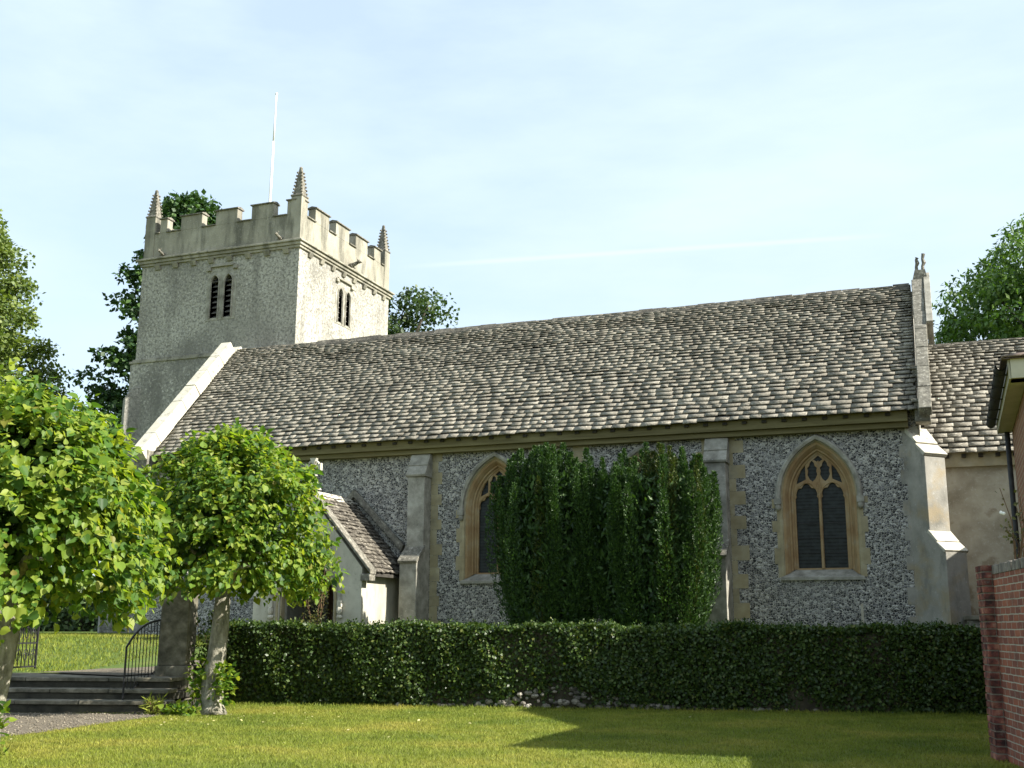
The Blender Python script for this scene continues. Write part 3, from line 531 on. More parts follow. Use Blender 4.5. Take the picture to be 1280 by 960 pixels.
# diagonal buttress at the south-east corner
DD = np.array([1, -1]) / math.sqrt(2); NN = np.array([1, 1]) / math.sqrt(2); CC = np.array([-0.5, 25.2])
def diag(poly, w, mb):
    mb.prism(poly, lambda L, z: (*(CC + DD * L - NN * w / 2), z), lambda L, z: (*(CC + DD * L + NN * w / 2), z))
mb = MB(); diag([(-0.1, 0.6), (0.89, 0.6), (0.89, 2.95), (0.50, 3.32), (0.50, 4.92), (0.10, 5.5), (-0.1, 5.5)], 0.56, mb); db = mb.build('buttress', 'greyrender', church, bevel=0.01)
mb = MB(); diag([(0.88, 2.93), (0.92, 2.98), (0.70, 3.16), (0.66, 3.16)], 0.63, mb); diag([(0.66, 3.165), (0.71, 3.175), (0.475, 3.42), (0.44, 3.36)], 0.60, mb); mb.build('weathering', 'coping', db, bevel=0.008)
mb = MB(); diag([(0.50, 4.94), (0.56, 5.0), (0.30, 5.23), (0.27, 5.20)], 0.63, mb); diag([(0.30, 5.235), (0.32, 5.26), (0.02, 5.62), (0.0, 5.5)], 0.60, mb); mb.build('cap', 'coping', db, bevel=0.008)

# gable copings
def coping(x0, x1, lift, t, parent, mat='coping', seed=0, south=True, kneeler=True):
    rr = random.Random(seed); mb = MB(); d = np.array([RY - EY, RZ - EZ]); d = d / np.linalg.norm(d); nrm = np.array([-d[1], d[0]]); n = 7; a = np.array([EY - 0.12, EZ - 0.12]); L = float(np.hypot(RY - EY + 0.12, RZ - EZ + 0.12))
    for side in (1, -1):
        for i in range(n):
            s0, s1 = L * i / n, L * (i + 1) / n - 0.012; j = rr.uniform(-0.012, 0.012)
            q = [a + d * s0 + nrm * 0.0, a + d * s1 + nrm * 0.0, a + d * s1 + nrm * (lift + t + j), a + d * s0 + nrm * (lift + t + j)]
            if side < 0: q = [np.array([2 * RY - p[0], p[1]]) for p in q]
            mb.prism([tuple(p) for p in q], lambda u, w: (x0 + j, u, w), lambda u, w: (x1 + j, u, w))
    o = mb.build('coping', mat, parent, bevel=0.015)
    if kneeler:
        for side in (1, -1):
            f = lambda y: y if side > 0 else 2 * RY - y
            mb = MB(); ya, yb = sorted((f(24.45), f(25.05))); mb.box(x0 - 0.03, ya, 5.45, x1 + 0.03, yb, 6.05); mb.build('kneeler', 'darkstone' if side > 0 else mat, o, bevel=0.02)
    return o
cw = coping(XW - 0.13, XW + 0.22, 0.30, 0.07, church, seed=2)
ce = coping(-0.38, -0.12, 0.16, 0.06, church, 'darkstone', seed=3, kneeler=False)
mb = MB()
mb.prism([(26.6, 8.25), (26.55, 8.3), (RY, RZ + 0.33), (29.8, 8.3), (29.75, 8.25), (RY, RZ + 0.02)], lambda u, w: (-0.115, u, w), lambda u, w: (0.03, u, w)); mb.build('gable_moulding', 'ashlar_grey', church, bevel=0.01)
for (yy, z0, z1) in ((25.55, 6.55, 7.03), (24.72, 5.66, 6.14)):
    mb = MB(); mb.box(-0.47, yy - 0.08, z0, -0.16, yy + 0.42, z1 - 0.07); mb.box(-0.52, yy - 0.13, z1 - 0.068, -0.13, yy + 0.44, z1); mb.build('kneeler', 'darkstone', ce, bevel=0.012)
mb = MB(); mb.hexa([(-0.40, RY - 0.18, 9.6), (-0.0, RY - 0.18, 9.6), (-0.0, RY + 0.18, 9.6), (-0.40, RY + 0.18, 9.6), (-0.30, RY - 0.12, 10.0), (-0.06, RY - 0.12, 10.0), (-0.06, RY + 0.12, 10.0), (-0.30, RY + 0.12, 10.0)])
for (xa, xb, zt) in ((-0.255, -0.225, 10.34), (-0.11, -0.075, 10.43)):          # broken arms of the gable cross
    pts = [(xa, RY, 9.95), (xa, RY, 10.12), (xb, RY, 10.2), (xa + 0.01, RY, 10.3), (xb, RY, zt)]; mb.tube(pts, [0.05, 0.04, 0.055, 0.038, 0.05], 6)
mb.build('gable_finial', 'darkstone', church, smooth=False)

# ------------------------------------------------------------------ tower
TX0, TX1, TY0, TY1 = -24.36, -18.35, 29.0, 35.1
mb = MB()
def lights(c, z0, zt): return [[(c + s + u, z) for u, z in arch(0.135, 0.1, zt - 0.22, z0, 8)] for s in (-0.255, 0.255)]
cS, cE = -21.17, 31.87
mb.plate([[(TX0, 0.5), (TX1, 0.5), (TX1, 13.2), (TX0, 13.2)]] + lights(cS, 11.05, 12.46), lambda u, w: (u, TY0, w), lambda u, w: (u, TY0 + 0.35, w))
mb.plate([[(TY0 + 0.351, 0.5), (TY1, 0.5), (TY1, 13.2), (TY0 + 0.351, 13.2)]] + lights(cE, 11.3, 12.46), lambda u, w: (TX1, u, w), lambda u, w: (TX1 - 0.35, u, w))
mb.box(TX0, TY0 + 0.35, 0.5, TX0 + 0.4, TY1, 13.2); mb.box(TX0 + 0.4, TY1 - 0.4, 0.5, TX1 - 0.35, TY1, 13.2); mb.box(TX0 + 0.4, TY0 + 0.35, 13.0, TX1 - 0.35, TY1 - 0.4, 13.15)
mb.box(TX0 - 0.10, TY0 - 0.10, 0.5, TX1 + 0.02, TY0 - 0.001, 9.75); mb.box(TX0 - 0.10, TY0 - 0.001, 0.5, TX0 - 0.001, TY1 + 0.1, 9.75)
tower = mb.build('tower', 'render', church, label='square rendered west tower with battlements and corner pinnacles')
# string courses
def ring(mb, z0, z1, out, x0=TX0, x1=TX1, y0=TY0, y1=TY1, t=0.2):
    mb.box(x0 - out, y0 - out, z0, x1 + out, y0 + t, z1); mb.box(x1 - t, y0 + t, z0, x1 + out, y1 - t, z1); mb.box(x0 - out, y1 - t, z0, x1 + out, y1 + out, z1); mb.box(x0 - out, y0 + t, z0, x0 + t, y1 - t, z1)
mb = MB(); ring(mb, 9.75, 9.83, 0.14); ring(mb, 9.832, 9.90, 0.07); mb.build('string_course', 'parapet', tower, bevel=0.012)
mb = MB(); ring(mb, 13.06, 13.14, 0.06); ring(mb, 13.142, 13.24, 0.11); ring(mb, 13.242, 13.30, 0.17); ring(mb, 13.302, 13.37, 0.06, t=0.19); mb.build('string_course', 'parapet', tower, bevel=0.012)
for i in range(8):
    x = TX0 + 0.55 + i * 0.70; mb = MB(); mb.hexa([(x, TY0 - 0.05, 12.90), (x + 0.2, TY0 - 0.05, 12.90), (x + 0.2, TY0 + 0.01, 12.90), (x, TY0 + 0.01, 12.90), (x, TY0 - 0.115, 13.05), (x + 0.2, TY0 - 0.115, 13.05), (x + 0.2, TY0 + 0.01, 13.05), (x, TY0 + 0.01, 13.05)]); mb.build('corbel', 'parapet', tower, bevel=0.01)
    y = TY0 + 0.5 + i * 0.72; mb = MB(); mb.hexa([(TX1 - 0.01, y, 12.90), (TX1 + 0.05, y, 12.90), (TX1 + 0.05, y + 0.2, 12.90), (TX1 - 0.01, y + 0.2, 12.90), (TX1 - 0.01, y, 13.05), (TX1 + 0.115, y, 13.05), (TX1 + 0.115, y + 0.2, 13.05), (TX1 - 0.01, y + 0.2, 13.05)]); mb.build('corbel', 'parapet', tower, bevel=0.01)
# battlements
PB, PC, PM, PT = 13.372, 14.20, 14.68, 0.30
mS = [(-23.78, -23.50), (-22.95, -22.12), (-21.58, -20.75), (-20.21, -19.39), (-18.88, -18.58)]; mE = [(29.25, 29.40), (29.92, 30.78), (31.24, 32.13), (32.60, 33.45), (33.95, 34.45)]
mbp = MB(); mbp.box(TX0 + 0.02, TY0 + 0.02, PB, TX1 - 0.02, TY0 + PT, PC); mbp.box(TX1 - PT, TY0 + PT, PB, TX1 - 0.02, TY1 - PT, PC); mbp.box(TX0 + 0.02, TY1 - PT, PB, TX1 - 0.02, TY1 - 0.02, PC); mbp.box(TX0 + 0.02, TY0 + PT, PB, TX0 + PT, TY1 - PT, PC)
def seg_caps(a0, a1, ms, put):
    """sloped coping pieces over merlons and in the crenels between them"""
    prev = a0
    for m0, m1 in ms + [(a1, a1)]:
        if m0 - prev > 0.05: put(prev - 0.0, m0 + 0.0, PC + 0.001, 0)
        if m1 > m0: put(m0 - 0.035, m1 + 0.035, PM + 0.001, 1)
        prev = m1
def capS(y0, y1, flip):
    def put(a, b, z, m):
        yo = (y0 - 0.05, y1 + 0.05); g = 0.001 * m
        mbc = MB(); mbc.prism([(yo[0], z), (yo[0], z + 0.035), ((yo[0] + yo[1]) / 2, z + 0.085 + g), (yo[1], z + 0.035), (yo[1], z)], lambda u, w: (a, u, w), lambda u, w: (b, u, w)); mbc.build('parapet_coping', 'darkstone', tower)
    return put
def capE(x0, x1):
    def put(a, b, z, m):
        xo = (x0 - 0.05, x1 + 0.05)
        mbc = MB(); mbc.prism([(xo[0], z), (xo[0], z + 0.035), ((xo[0] + xo[1]) / 2, z + 0.086), (xo[1], z + 0.035), (xo[1], z)], lambda u, w: (u, a, w), lambda u, w: (u, b, w)); mbc.build('parapet_coping', 'darkstone', tower)
    return put
for m0, m1 in mS:
    mbp.box(m0, TY0 + 0.022, PC, m1, TY0 + PT - 0.002, PM); mbp.box(m0, TY1 - PT + 0.002, PC, m1, TY1 - 0.022, PM)
for m0, m1 in mE:
    mbp.box(TX1 - PT + 0.002, m0, PC, TX1 - 0.022, m1, PM); mbp.box(TX0 + 0.022, m0, PC, TX0 + PT - 0.002, m1, PM)
seg_caps(TX0 + 0.4, TX1 - 0.4, mS, capS(TY0 + 0.02, TY0 + PT, 0)); seg_caps(TX0 + 0.4, TX1 - 0.4, mS, capS(TY1 - PT, TY1 - 0.02, 0))
seg_caps(TY0 + 0.4, TY1 - 0.4, mE, capE(TX1 - PT, TX1 - 0.02)); seg_caps(TY0 + 0.4, TY1 - 0.4, mE, capE(TX0 + 0.02, TX0 + PT))
par = mbp.build('parapet', 'parapet', tower, bevel=0.01)
# corner pinnacles with crockets
for cx, cy in ((TX0 + 0.19, TY0 + 0.19), (TX1 - 0.19, TY0 + 0.19), (TX1 - 0.19, TY1 - 0.19), (TX0 + 0.19, TY1 - 0.19)):
    mb = MB(); h = 0.19; mb.box(cx - h, cy - h, PB + 0.001, cx + h, cy + h, 14.78); mb.cur = 1
    mb.loft([[(cx + a * r_, cy + b * r_, z) for a, b in ((-1, -1), (1, -1), (1, 1), (-1, 1))] for r_, z in ((0.19, 14.78), (0.215, 14.82), (0.205, 14.86), (0.15, 14.90), (0.05, 15.72), (0.035, 15.80), (0.001, 15.82))], closed=True)
    for k in range(7):
        z = 14.95 + k * 0.115; r_ = 0.15 - (z - 14.90) * 0.122
        for a, b in ((-1, -1), (1, -1), (1, 1), (-1, 1)): mb.ball((cx + a * (r_ + 0.012), cy + b * (r_ + 0.012), z), (0.042, 0.042, 0.035), 6, 4)
    mb.ball((cx, cy, 15.80), (0.06, 0.06, 0.06), 8, 5); mb.build('pinnacle', ['parapet', 'darkstone'], tower)
# belfry windows
def belfry(c, z0, zt, face):
    fn = (lambda d: (lambda u, z: (u, TY0 + d, z))) if face == 'S' else (lambda d: (lambda u, z: (TX1 - d, u, z)))
    mb = MB(); O = [(c + u, z) for u, z in arch(0.56, 0.5, zt - 0.42, z0 - 0.06, 10)]
    O = [(c - 0.56, z0 - 0.08), (c - 0.56, zt - 0.2), (c - 0.45, zt + 0.02), (c - 0.27, zt + 0.15), (c, zt + 0.10), (c + 0.27, zt + 0.15), (c + 0.45, zt + 0.02), (c + 0.56, zt - 0.2), (c + 0.56, z0 - 0.08)]
    mb.plate([O] + lights(c, z0, zt), fn(-0.012), fn(0.30), back=False)
    for s in (-0.255, 0.255):
        mb.loft([[fn(d)(c + s + u, z) for u, z in arch(h, 0.1, zt - 0.22, z0 - 0.02, 8)] for h, d in ((0.185, -0.011), (0.18, -0.045), (0.15, -0.045), (0.136, 0.05))])
    mb.cur = 1
    for s in (-0.255, 0.255):
        z = z0
        while z < zt - 0.1:
            mb.hexa([fn(0.08)(c + s - 0.15, z), fn(0.08)(c + s + 0.15, z), fn(0.26)(c + s + 0.15, z + 0.13), fn(0.26)(c + s - 0.15, z + 0.13), fn(0.08)(c + s - 0.15, z + 0.025), fn(0.08)(c + s + 0.15, z + 0.025), fn(0.26)(c + s + 0.15, z + 0.155), fn(0.26)(c + s - 0.15, z + 0.155)]); z += 0.175
    mb.cur = 2; mb.prism([(c - 0.5, z0 - 0.1), (c + 0.5, z0 - 0.1), (c + 0.5, zt + 0.1), (c - 0.5, zt + 0.1)], fn(0.36), fn(0.4))
    mb.build('belfry_window', ['ashlar_grey', 'louvre', 'void'], tower)
    mb = MB(); mb.hexa([fn(-0.08)(c - 0.45, zt + 0.28), fn(-0.08)(c + 0.45, zt + 0.28), fn(0.02)(c + 0.45, zt + 0.28), fn(0.02)(c - 0.45, zt + 0.28), fn(-0.05)(c - 0.45, zt + 0.36), fn(-0.05)(c + 0.45, zt + 0.36), fn(0.02)(c + 0.45, zt + 0.36), fn(0.02)(c - 0.45, zt + 0.36)])
    for s in (-1, 1): mb.hexa([fn(-0.09)(c + s * 0.5 - 0.09, zt + 0.16), fn(-0.09)(c + s * 0.5 + 0.09, zt + 0.16), fn(0.02)(c + s * 0.5 + 0.09, zt + 0.16), fn(0.02)(c + s * 0.5 - 0.09, zt + 0.16), fn(-0.06)(c + s * 0.5 - 0.07, zt + 0.30), fn(-0.06)(c + s * 0.5 + 0.07, zt + 0.30), fn(0.02)(c + s * 0.5 + 0.07, zt + 0.30), fn(0.02)(c + s * 0.5 - 0.07, zt + 0.30)])
    mb.build('label_mould', 'parapet', tower, bevel=0.02)
belfry(cS, 11.05, 12.46, 'S'); belfry(cE, 11.3, 12.46, 'E')
# carved beasts on the string course
def gargoyle(p, out, sc=0.7):
    p = np.array(p, float); out = np.array(out, float); side = np.array([-out[1], out[0], 0]); mb = MB()
    mb.tube([p, p + out * 0.2 + (0, 0, 0.05), p + out * 0.42 + (0, 0, 0.13)], [0.13, 0.11, 0.08], 7); mb.ball(p + out * 0.5 + np.array((0, 0, 0.17)), (0.10, 0.10, 0.10), 7, 5)
    mb.tube([p + out * 0.55 + (0, 0, 0.15), p + out * 0.66 + (0, 0, 0.13)], [0.06, 0.035], 6)
    for s in (-1, 1): mb.tube([p + out * 0.47 + side * 0.05 * s + (0, 0, 0.22), p + out * 0.43 + side * 0.12 * s + (0, 0, 0.36)], [0.035, 0.012], 5); mb.tube([p + out * 0.12 + side * 0.1 * s, p + out * 0.22 + side * 0.17 * s + (0, 0, -0.1)], [0.05, 0.03], 5)
    mb.v = [tuple(p + (np.array(q) - p) * sc) for q in mb.v]; mb.build('gargoyle', 'darkstone', tower, smooth=True)
gargoyle((TX1, 32.2, 13.42), (1, 0, 0)); gargoyle((-19.05, TY0, 13.42), (0, -1, 0), 0.5); gargoyle((-23.55, TY0, 13.42), (0, -1, 0), 0.45)
# relieving arch low on the tower and the south-west buttress
mb = MB(); pr = [(0.78, -0.002), (0.80, -0.05), (0.98, -0.05), (1.0, -0.002)]
mb.loft([[(-21.2 + u, TY0 - 0.10 + d, z) for u, z in arch(h, 0.35, 8.2, 6.5)] for h, d in pr]); mb.cur = 1
mb.prism([(-21.2 + u, z) for u, z in arch(0.78, 0.35, 8.2, 6.5)], lambda u, w: (u, TY0 - 0.112, w), lambda u, w: (u, TY0 - 0.08, w)); mb.build('relieving_arch', ['ashlar_grey', 'darkstone'], tower)
mb = MB(); c0 = np.array([TX0 + 0.1, TY0 + 0.1]); d_ = np.array([-1, -1]) / math.sqrt(2); n_ = np.array([1, -1]) / math.sqrt(2)
mb.prism([(-0.3, 0.5), (0.62, 0.5), (0.62, 5.5), (0.40, 6.0), (0.40, 8.6), (0.15, 8.95), (-0.3, 8.95)], lambda L, z: (*(c0 + d_ * L - n_ * 0.35), z), lambda L, z: (*(c0 + d_ * L + n_ * 0.35), z)); mb.build('buttress', 'render', tower, bevel=0.02)

# ------------------------------------------------------------------ porch
PX, PY, PHW, PEZ, PRZ = -13.93, 23.0, 1.43, 2.78, 4.50
mb = MB(); door = [(PX + u, z) for u, z in arch(0.72, 0.30, 2.02, 0.75)]
outl = [(PX - PHW, 0.75), (PX + PHW, 0.75), (PX + PHW, PEZ - 0.05), (PX, PRZ - 0.08), (PX - PHW, PEZ - 0.05)]
mb.plate([outl, door], lambda u, w: (u, PY, w), lambda u, w: (u, PY + 0.35, w))
mb.box(PX + PHW - 0.3, PY + 0.351, 0.75, PX + PHW, YW - 0.002, PEZ); mb.box(PX - PHW, PY + 0.351, 0.75, PX - PHW + 0.3, YW - 0.002, PEZ)
mb.cur = 1; mb.box(PX - PHW + 0.3, PY - 0.05, 0.75, PX + PHW - 0.3, YW - 0.003, 1.02)
porch = mb.build('porch', ['plaster', 'step'], church, label='small gabled south porch with stone cross')
pd = np.array([PX + PHW + 0.22 - PX, 0, PRZ - (PEZ - 0.16)]); PSL = float(np.linalg.norm(pd)); 
mb = MB(); mb.prism([(PX - PHW - 0.2, PEZ - 0.17), (PX, PRZ - 0.02), (PX + PHW + 0.2, PEZ - 0.17), (PX + PHW + 0.2, PEZ - 0.23), (PX, PRZ - 0.1), (PX - PHW - 0.2, PEZ - 0.23)], lambda u, w: (u, PY + 0.25, w), lambda u, w: (u, YW - 0.004, w)); pr_ = mb.build('porch_roof', 'underlay', porch)
for s in (1, -1):
    up = np.array([-s * pd[0], 0, pd[2]]) / PSL
    slate_roof('porch_slates', (PX + s * pd[0], PY + 0.22, PEZ - 0.16), (0, 1, 0), up, YW - PY - 0.23, PSL, 'slate_porch', porch, 31 + s, 0.15, 0.10, 0.12, 0.28, (0.015, 0.03), 0.012, h0s=0.6)
mb = MB(); y = PY + 0.25
while y < YW - 0.05: mb.prism([(PX - 0.14, PRZ - 0.10), (PX, PRZ + 0.075), (PX + 0.14, PRZ - 0.10)], lambda u, w: (u, y, w), lambda u, w: (u, min(y + 0.33, YW - 0.01), w)); y += 0.345
mb.build('porch_ridge', 'coping', porch, bevel=0.01)
mb = MB(); a = math.atan2(PRZ - PEZ + 0.16, PHW + 0.22)
for s in (1, -1):
    mb.prism([(PX + s * (PHW + 0.24), PEZ - 0.19), (PX, PRZ - 0.01), (PX, PRZ + 0.09), (PX + s * (PHW + 0.24), PEZ - 0.09)], lambda u, w: (u, PY - 0.05, w), lambda u, w: (u, PY + 0.24, w))
    mb.box(PX + s * PHW - 0.02 if s > 0 else PX - PHW - 0.22, PY - 0.04, PEZ - 0.34, PX + PHW + 0.22 if s > 0 else PX - PHW + 0.02, PY + 0.235, PEZ - 0.18)
mb.build('porch_coping', 'darkstone', porch, bevel=0.015)
mb = MB(); mb.hexa([(PX - 0.16, PY - 0.04, PRZ + 0.08), (PX + 0.16, PY - 0.04, PRZ + 0.08), (PX + 0.16, PY + 0.22, PRZ + 0.08), (PX - 0.16, PY + 0.22, PRZ + 0.08), (PX - 0.06, PY + 0.02, PRZ + 0.30), (PX + 0.06, PY + 0.02, PRZ + 0.30), (PX + 0.06, PY + 0.16, PRZ + 0.30), (PX - 0.06, PY + 0.16, PRZ + 0.30)])
cz = PRZ + 0.62; cy = PY + 0.09
mb.tube([(PX, cy, PRZ + 0.28), (PX, cy, cz - 0.15)], [0.06, 0.05], 7)
for k in range(4):
    a = k * math.pi / 2; c_, s_ = math.cos(a), math.sin(a); q = lambda u, w: (PX + u * c_ - w * s_, cz + u * s_ + w * c_)
    mb.prism([q(0.0, -0.03), q(0.08, -0.032), q(0.21, -0.085), q(0.21, 0.085), q(0.08, 0.032), q(0.0, 0.03)], lambda u, w: (u, cy - 0.05, w), lambda u, w: (u, cy + 0.05, w))
mb.tube([(PX + 0.155 * math.cos(t), cy, cz + 0.155 * math.sin(t)) for t in np.linspace(0, 2 * math.pi, 21)], 0.028, 6); mb.build('porch_cross', 'coping', porch)
mb = MB()
for h, d in ((0.72, 0), ): pass
mb.loft([[(PX + u, PY + d, z) for u, z in arch(h, 0.30, 2.02, 0.76)] for h, d in ((0.80, -0.001), (0.80, -0.02), (0.745, -0.02), (0.72, 0.05), (0.69, 0.06), (0.685, 0.2))]); mb.build('door_moulding', 'ashlar', porch)
mb = MB(); mb.loft([[(PX + u, PY + d, z) for u, z in arch(h, 0.30, 2.02, 1.99)] for h, d in ((0.86, 0), (0.87, -0.07), (0.92, -0.08), (0.95, 0))])
mb.build('hood_mould', 'ashlar_grey', porch)
for s in (-1, 1):
    x = PX + s * 0.91; mb = MB(); mb.box(x - 0.055, PY - 0.09, 1.86, x + 0.055, PY + 0.02, 2.0); mb.ball((x, PY - 0.06, 1.78), (0.07, 0.065, 0.10), 8, 6); mb.ball((x, PY - 0.05, 1.64), (0.08, 0.06, 0.05), 8, 5); mb.build('label_stop', 'coping', porch)
mb = MB(); mb.plate([[(PX + u, z) for u, z in arch(0.55, 0.25, 2.2, 1.0)]], lambda u, w: (u, YW - 0.06, w), lambda u, w: (u, YW - 0.02, w)); mb.build('door', 'wood', porch)
mb = MB()
for s in (1, -1):                                        # raised drip course on the nave wall over the porch roof
    mb.prism([(PX + 0.1, 4.60), (PX + 0.1, 4.80), (PX + 0.1 + s * 1.42, 3.38), (PX + 0.1 + s * 1.36, 3.22)], lambda u, w: (u, YW - 0.13, w), lambda u, w: (u, YW - 0.002, w))
mb.build('drip_course', 'darkstone', church, bevel=0.012)
mb = MB(); mb.box(PX + 0.02, YW - 0.075, 2.02, PX + 0.32, YW - 0.062, 2.48); mb.build('notice_frame', 'rafter', porch)

# ------------------------------------------------------------------ chancel
CY, CEY, CEZ, CRY, CRZ, CX0, CX1 = 26.2, 25.9, 5.10, 28.95, 8.24, -0.40, 9.0
mb = MB(); mb.box(CX0, CY, 0.6, CX1, CY + 0.5, 5.25); mb.box(CX0, 31.3, 0.6, CX1, 31.8, 5.25); mb.prism([(CY + 0.5, 0.6), (31.3, 0.6), (31.3, 5.3), (CRY, CRZ - 0.1), (CY + 0.5, 5.55)], lambda u, w: (CX1 - 0.5, u, w), lambda u, w: (CX1 - 0.001, u, w))
chancel = mb.build('chancel', 'chancel', church, label='lower chancel with stained rendered wall')
cd = np.array([0, CRY - CEY, CRZ - CEZ]); CSL = float(np.linalg.norm(cd)); cu = cd / CSL
mb = MB(); mb.prism([(CEY + 0.2, CEZ + 0.175), (CRY, CRZ - 0.03), (32.0, CEZ - 0.03), (32.0, CEZ - 0.1), (CRY, CRZ - 0.13), (CEY + 0.2, CEZ + 0.12)], lambda u, w: (CX0, u, w), lambda u, w: (CX1 + 0.1, u, w)); cr_ = mb.build('chancel_roof', 'underlay', chancel)
slate_roof('chancel_slates', (CX0 + 0.02, CEY, CEZ), (1, 0, 0), cu, CX1 - CX0, CSL, 'slate', chancel, 21, 0.20, 0.115, 0.16, 0.42)
slate_roof('chancel_slates', (CX0 + 0.02, 32.0, CEZ), (1, 0, 0), (0, -cu[1], cu[2]), CX1 - CX0, CSL, 'slate', chancel, 22, 0.25, 0.2, 0.4, 0.9)
mb = MB(); x = CX0
while x < CX1: mb.prism([(CRY - 0.15, CRZ - 0.11), (CRY, CRZ + 0.075), (CRY + 0.15, CRZ - 0.11)], lambda u, w: (x, u, w), lambda u, w: (min(x + 0.4, CX1), u, w)); x += 0.412
mb.build('chancel_ridge', 'ridge', chancel)
mb = MB(); mb.box(CX0 + 0.2, CY - 0.15, 4.86, CX1, CY - 0.001, 5.20); mb.build('chancel_plate', 'ashlar', chancel)
x = CX0 + 0.45
while x < CX1: mb = MB(); mb.box(x, CY - 0.22, 5.05, x + 0.09, CY - 0.151, 5.13); mb.build('rafter_end', 'rafter', chancel); x += 0.34

# flagpole on the tower
mb = MB(); mb.tube([(-21.56, 32.0, 13.15), (-21.55, 32.0, 16.5), (-21.53, 32.0, 18.4)], [0.05, 0.046, 0.04], 10); mb.tube([(-21.53, 32.0, 18.4), (-21.51, 32.0, 20.2)], [0.034, 0.026], 10); mb.ball((-21.51, 32.0, 20.24), 0.05, 8, 6)
tag(mb.build('flagpole', 'white', smooth=True), 'tall white flagpole rising from the battlemented tower', 'flagpole')

# ------------------------------------------------------------------ brick garden wall and house on the right
gw = thing('garden_wall', 'dark red brick garden wall with end pier at the lawn edge', 'wall', (0.40, 14.35, 0), math.atan2(-0.98, 0.18))
mb = MB(); mb.box(0.28, -0.02, 0, 8.0, 0.22, 2.02); mb.build('brickwork', 'brick', gw, local=True)      # local X runs along the wall towards the viewer, local -Y is its west face
mb = MB(); rr = random.Random(9); mb.cur = 0; mb.box(0.012, -0.123, -0.05, 0.329, 0.228, 2.09)
mb.cur = 1; z = 0.0; k = 0
while z < 2.09:                                          # the pier's courses, brick by brick
    for side in range(4):
        x0, x1, y0, y1 = 0.0, 0.345, -0.135, 0.24
        if side == 0 or side == 2:
            yy = y0 - 0.0 if side == 0 else y1 - 0.1; cuts = [x0, x0 + (0.225 if k % 2 else 0.115), x1]
            for a, b in zip(cuts[:-1], cuts[1:]): j = rr.uniform(-0.004, 0.004); mb.box(a + 0.005, yy + j, z + 0.008, b - 0.006, yy + 0.1 + j, z + 0.071)
        else:
            xx = x1 - 0.09 if side == 1 else x0; cuts = [y0 + 0.1, y0 + (0.2 if k % 2 else 0.265), y1 - 0.1]
            for a, b in zip(cuts[:-1], cuts[1:]): j = rr.uniform(-0.004, 0.004); mb.box(xx + j, a + 0.005, z + 0.0062, xx + 0.09 + j, b - 0.005, z + 0.0718)
    z += 0.079; k += 1
mb.build('pier', ['mortar', 'brickred'], gw, local=True)
mb = MB(); x = 0.35
while x < 7.9: j = rr.uniform(-0.006, 0.006); mb.box(x, -0.025 + j, 2.022, x + 0.066, 0.225 + j, 2.125 + rr.uniform(-0.006, 0.006)); x += 0.074
mb.build('coping_bricks', 'brickcap', gw, local=True, bevel=0.006)

house = thing('brick_house', 'brick house corner with cream fascia and black gutter behind the garden wall', 'house', (0.95, 13.9, 0))
mb = MB(); HX = 0.97; mb.box(HX, 13.95, 0, 8.0, 14.25, 4.30); mb.box(HX, 14.25, 0, HX + 0.3, 17.35, 4.30); mb.box(HX, 17.35, 0, 8.0, 17.6, 4.30); mb.build('brick_walls', 'brickbuff', house)
mb = MB(); mb.box(0.80, 13.72, 4.20, 0.965, 17.62, 4.235); mb.box(0.775, 13.70, 4.20, 0.798, 17.64, 4.42); mb.box(0.80, 13.69, 4.20, 7.9, 13.945, 4.235); mb.box(0.80, 13.665, 4.20, 7.9, 13.688, 4.42); mb.build('fascia', 'olive', house)
mb = MB(); n = 10; lp = [[(0.70 + 0.065 * math.cos(a) , y, 4.36 + 0.07 * math.sin(a)) for a in np.linspace(math.pi, 2 * math.pi, 9)] + [(0.70 + 0.05 * math.cos(a), y, 4.36 + 0.055 * math.sin(a)) for a in np.linspace(2 * math.pi, math.pi, 9)] for y in (13.68, 17.66)]
mb.loft(lp, closed=True)
for y in np.arange(13.9, 17.6, 0.75): mb.box(0.63, y, 4.285, 0.774, y + 0.03, 4.30); mb.box(0.628, y - 0.0, 4.285, 0.64, y + 0.04, 4.37)
mb.build('gutter', 'blackpvc', house)
mb = MB(); mb.tube([(0.90, 17.52, 4.20), (0.90, 17.52, 2.0), (0.90, 17.52, 0.0)], 0.036, 8); mb.build('downpipe', 'blackpvc', house, smooth=True)
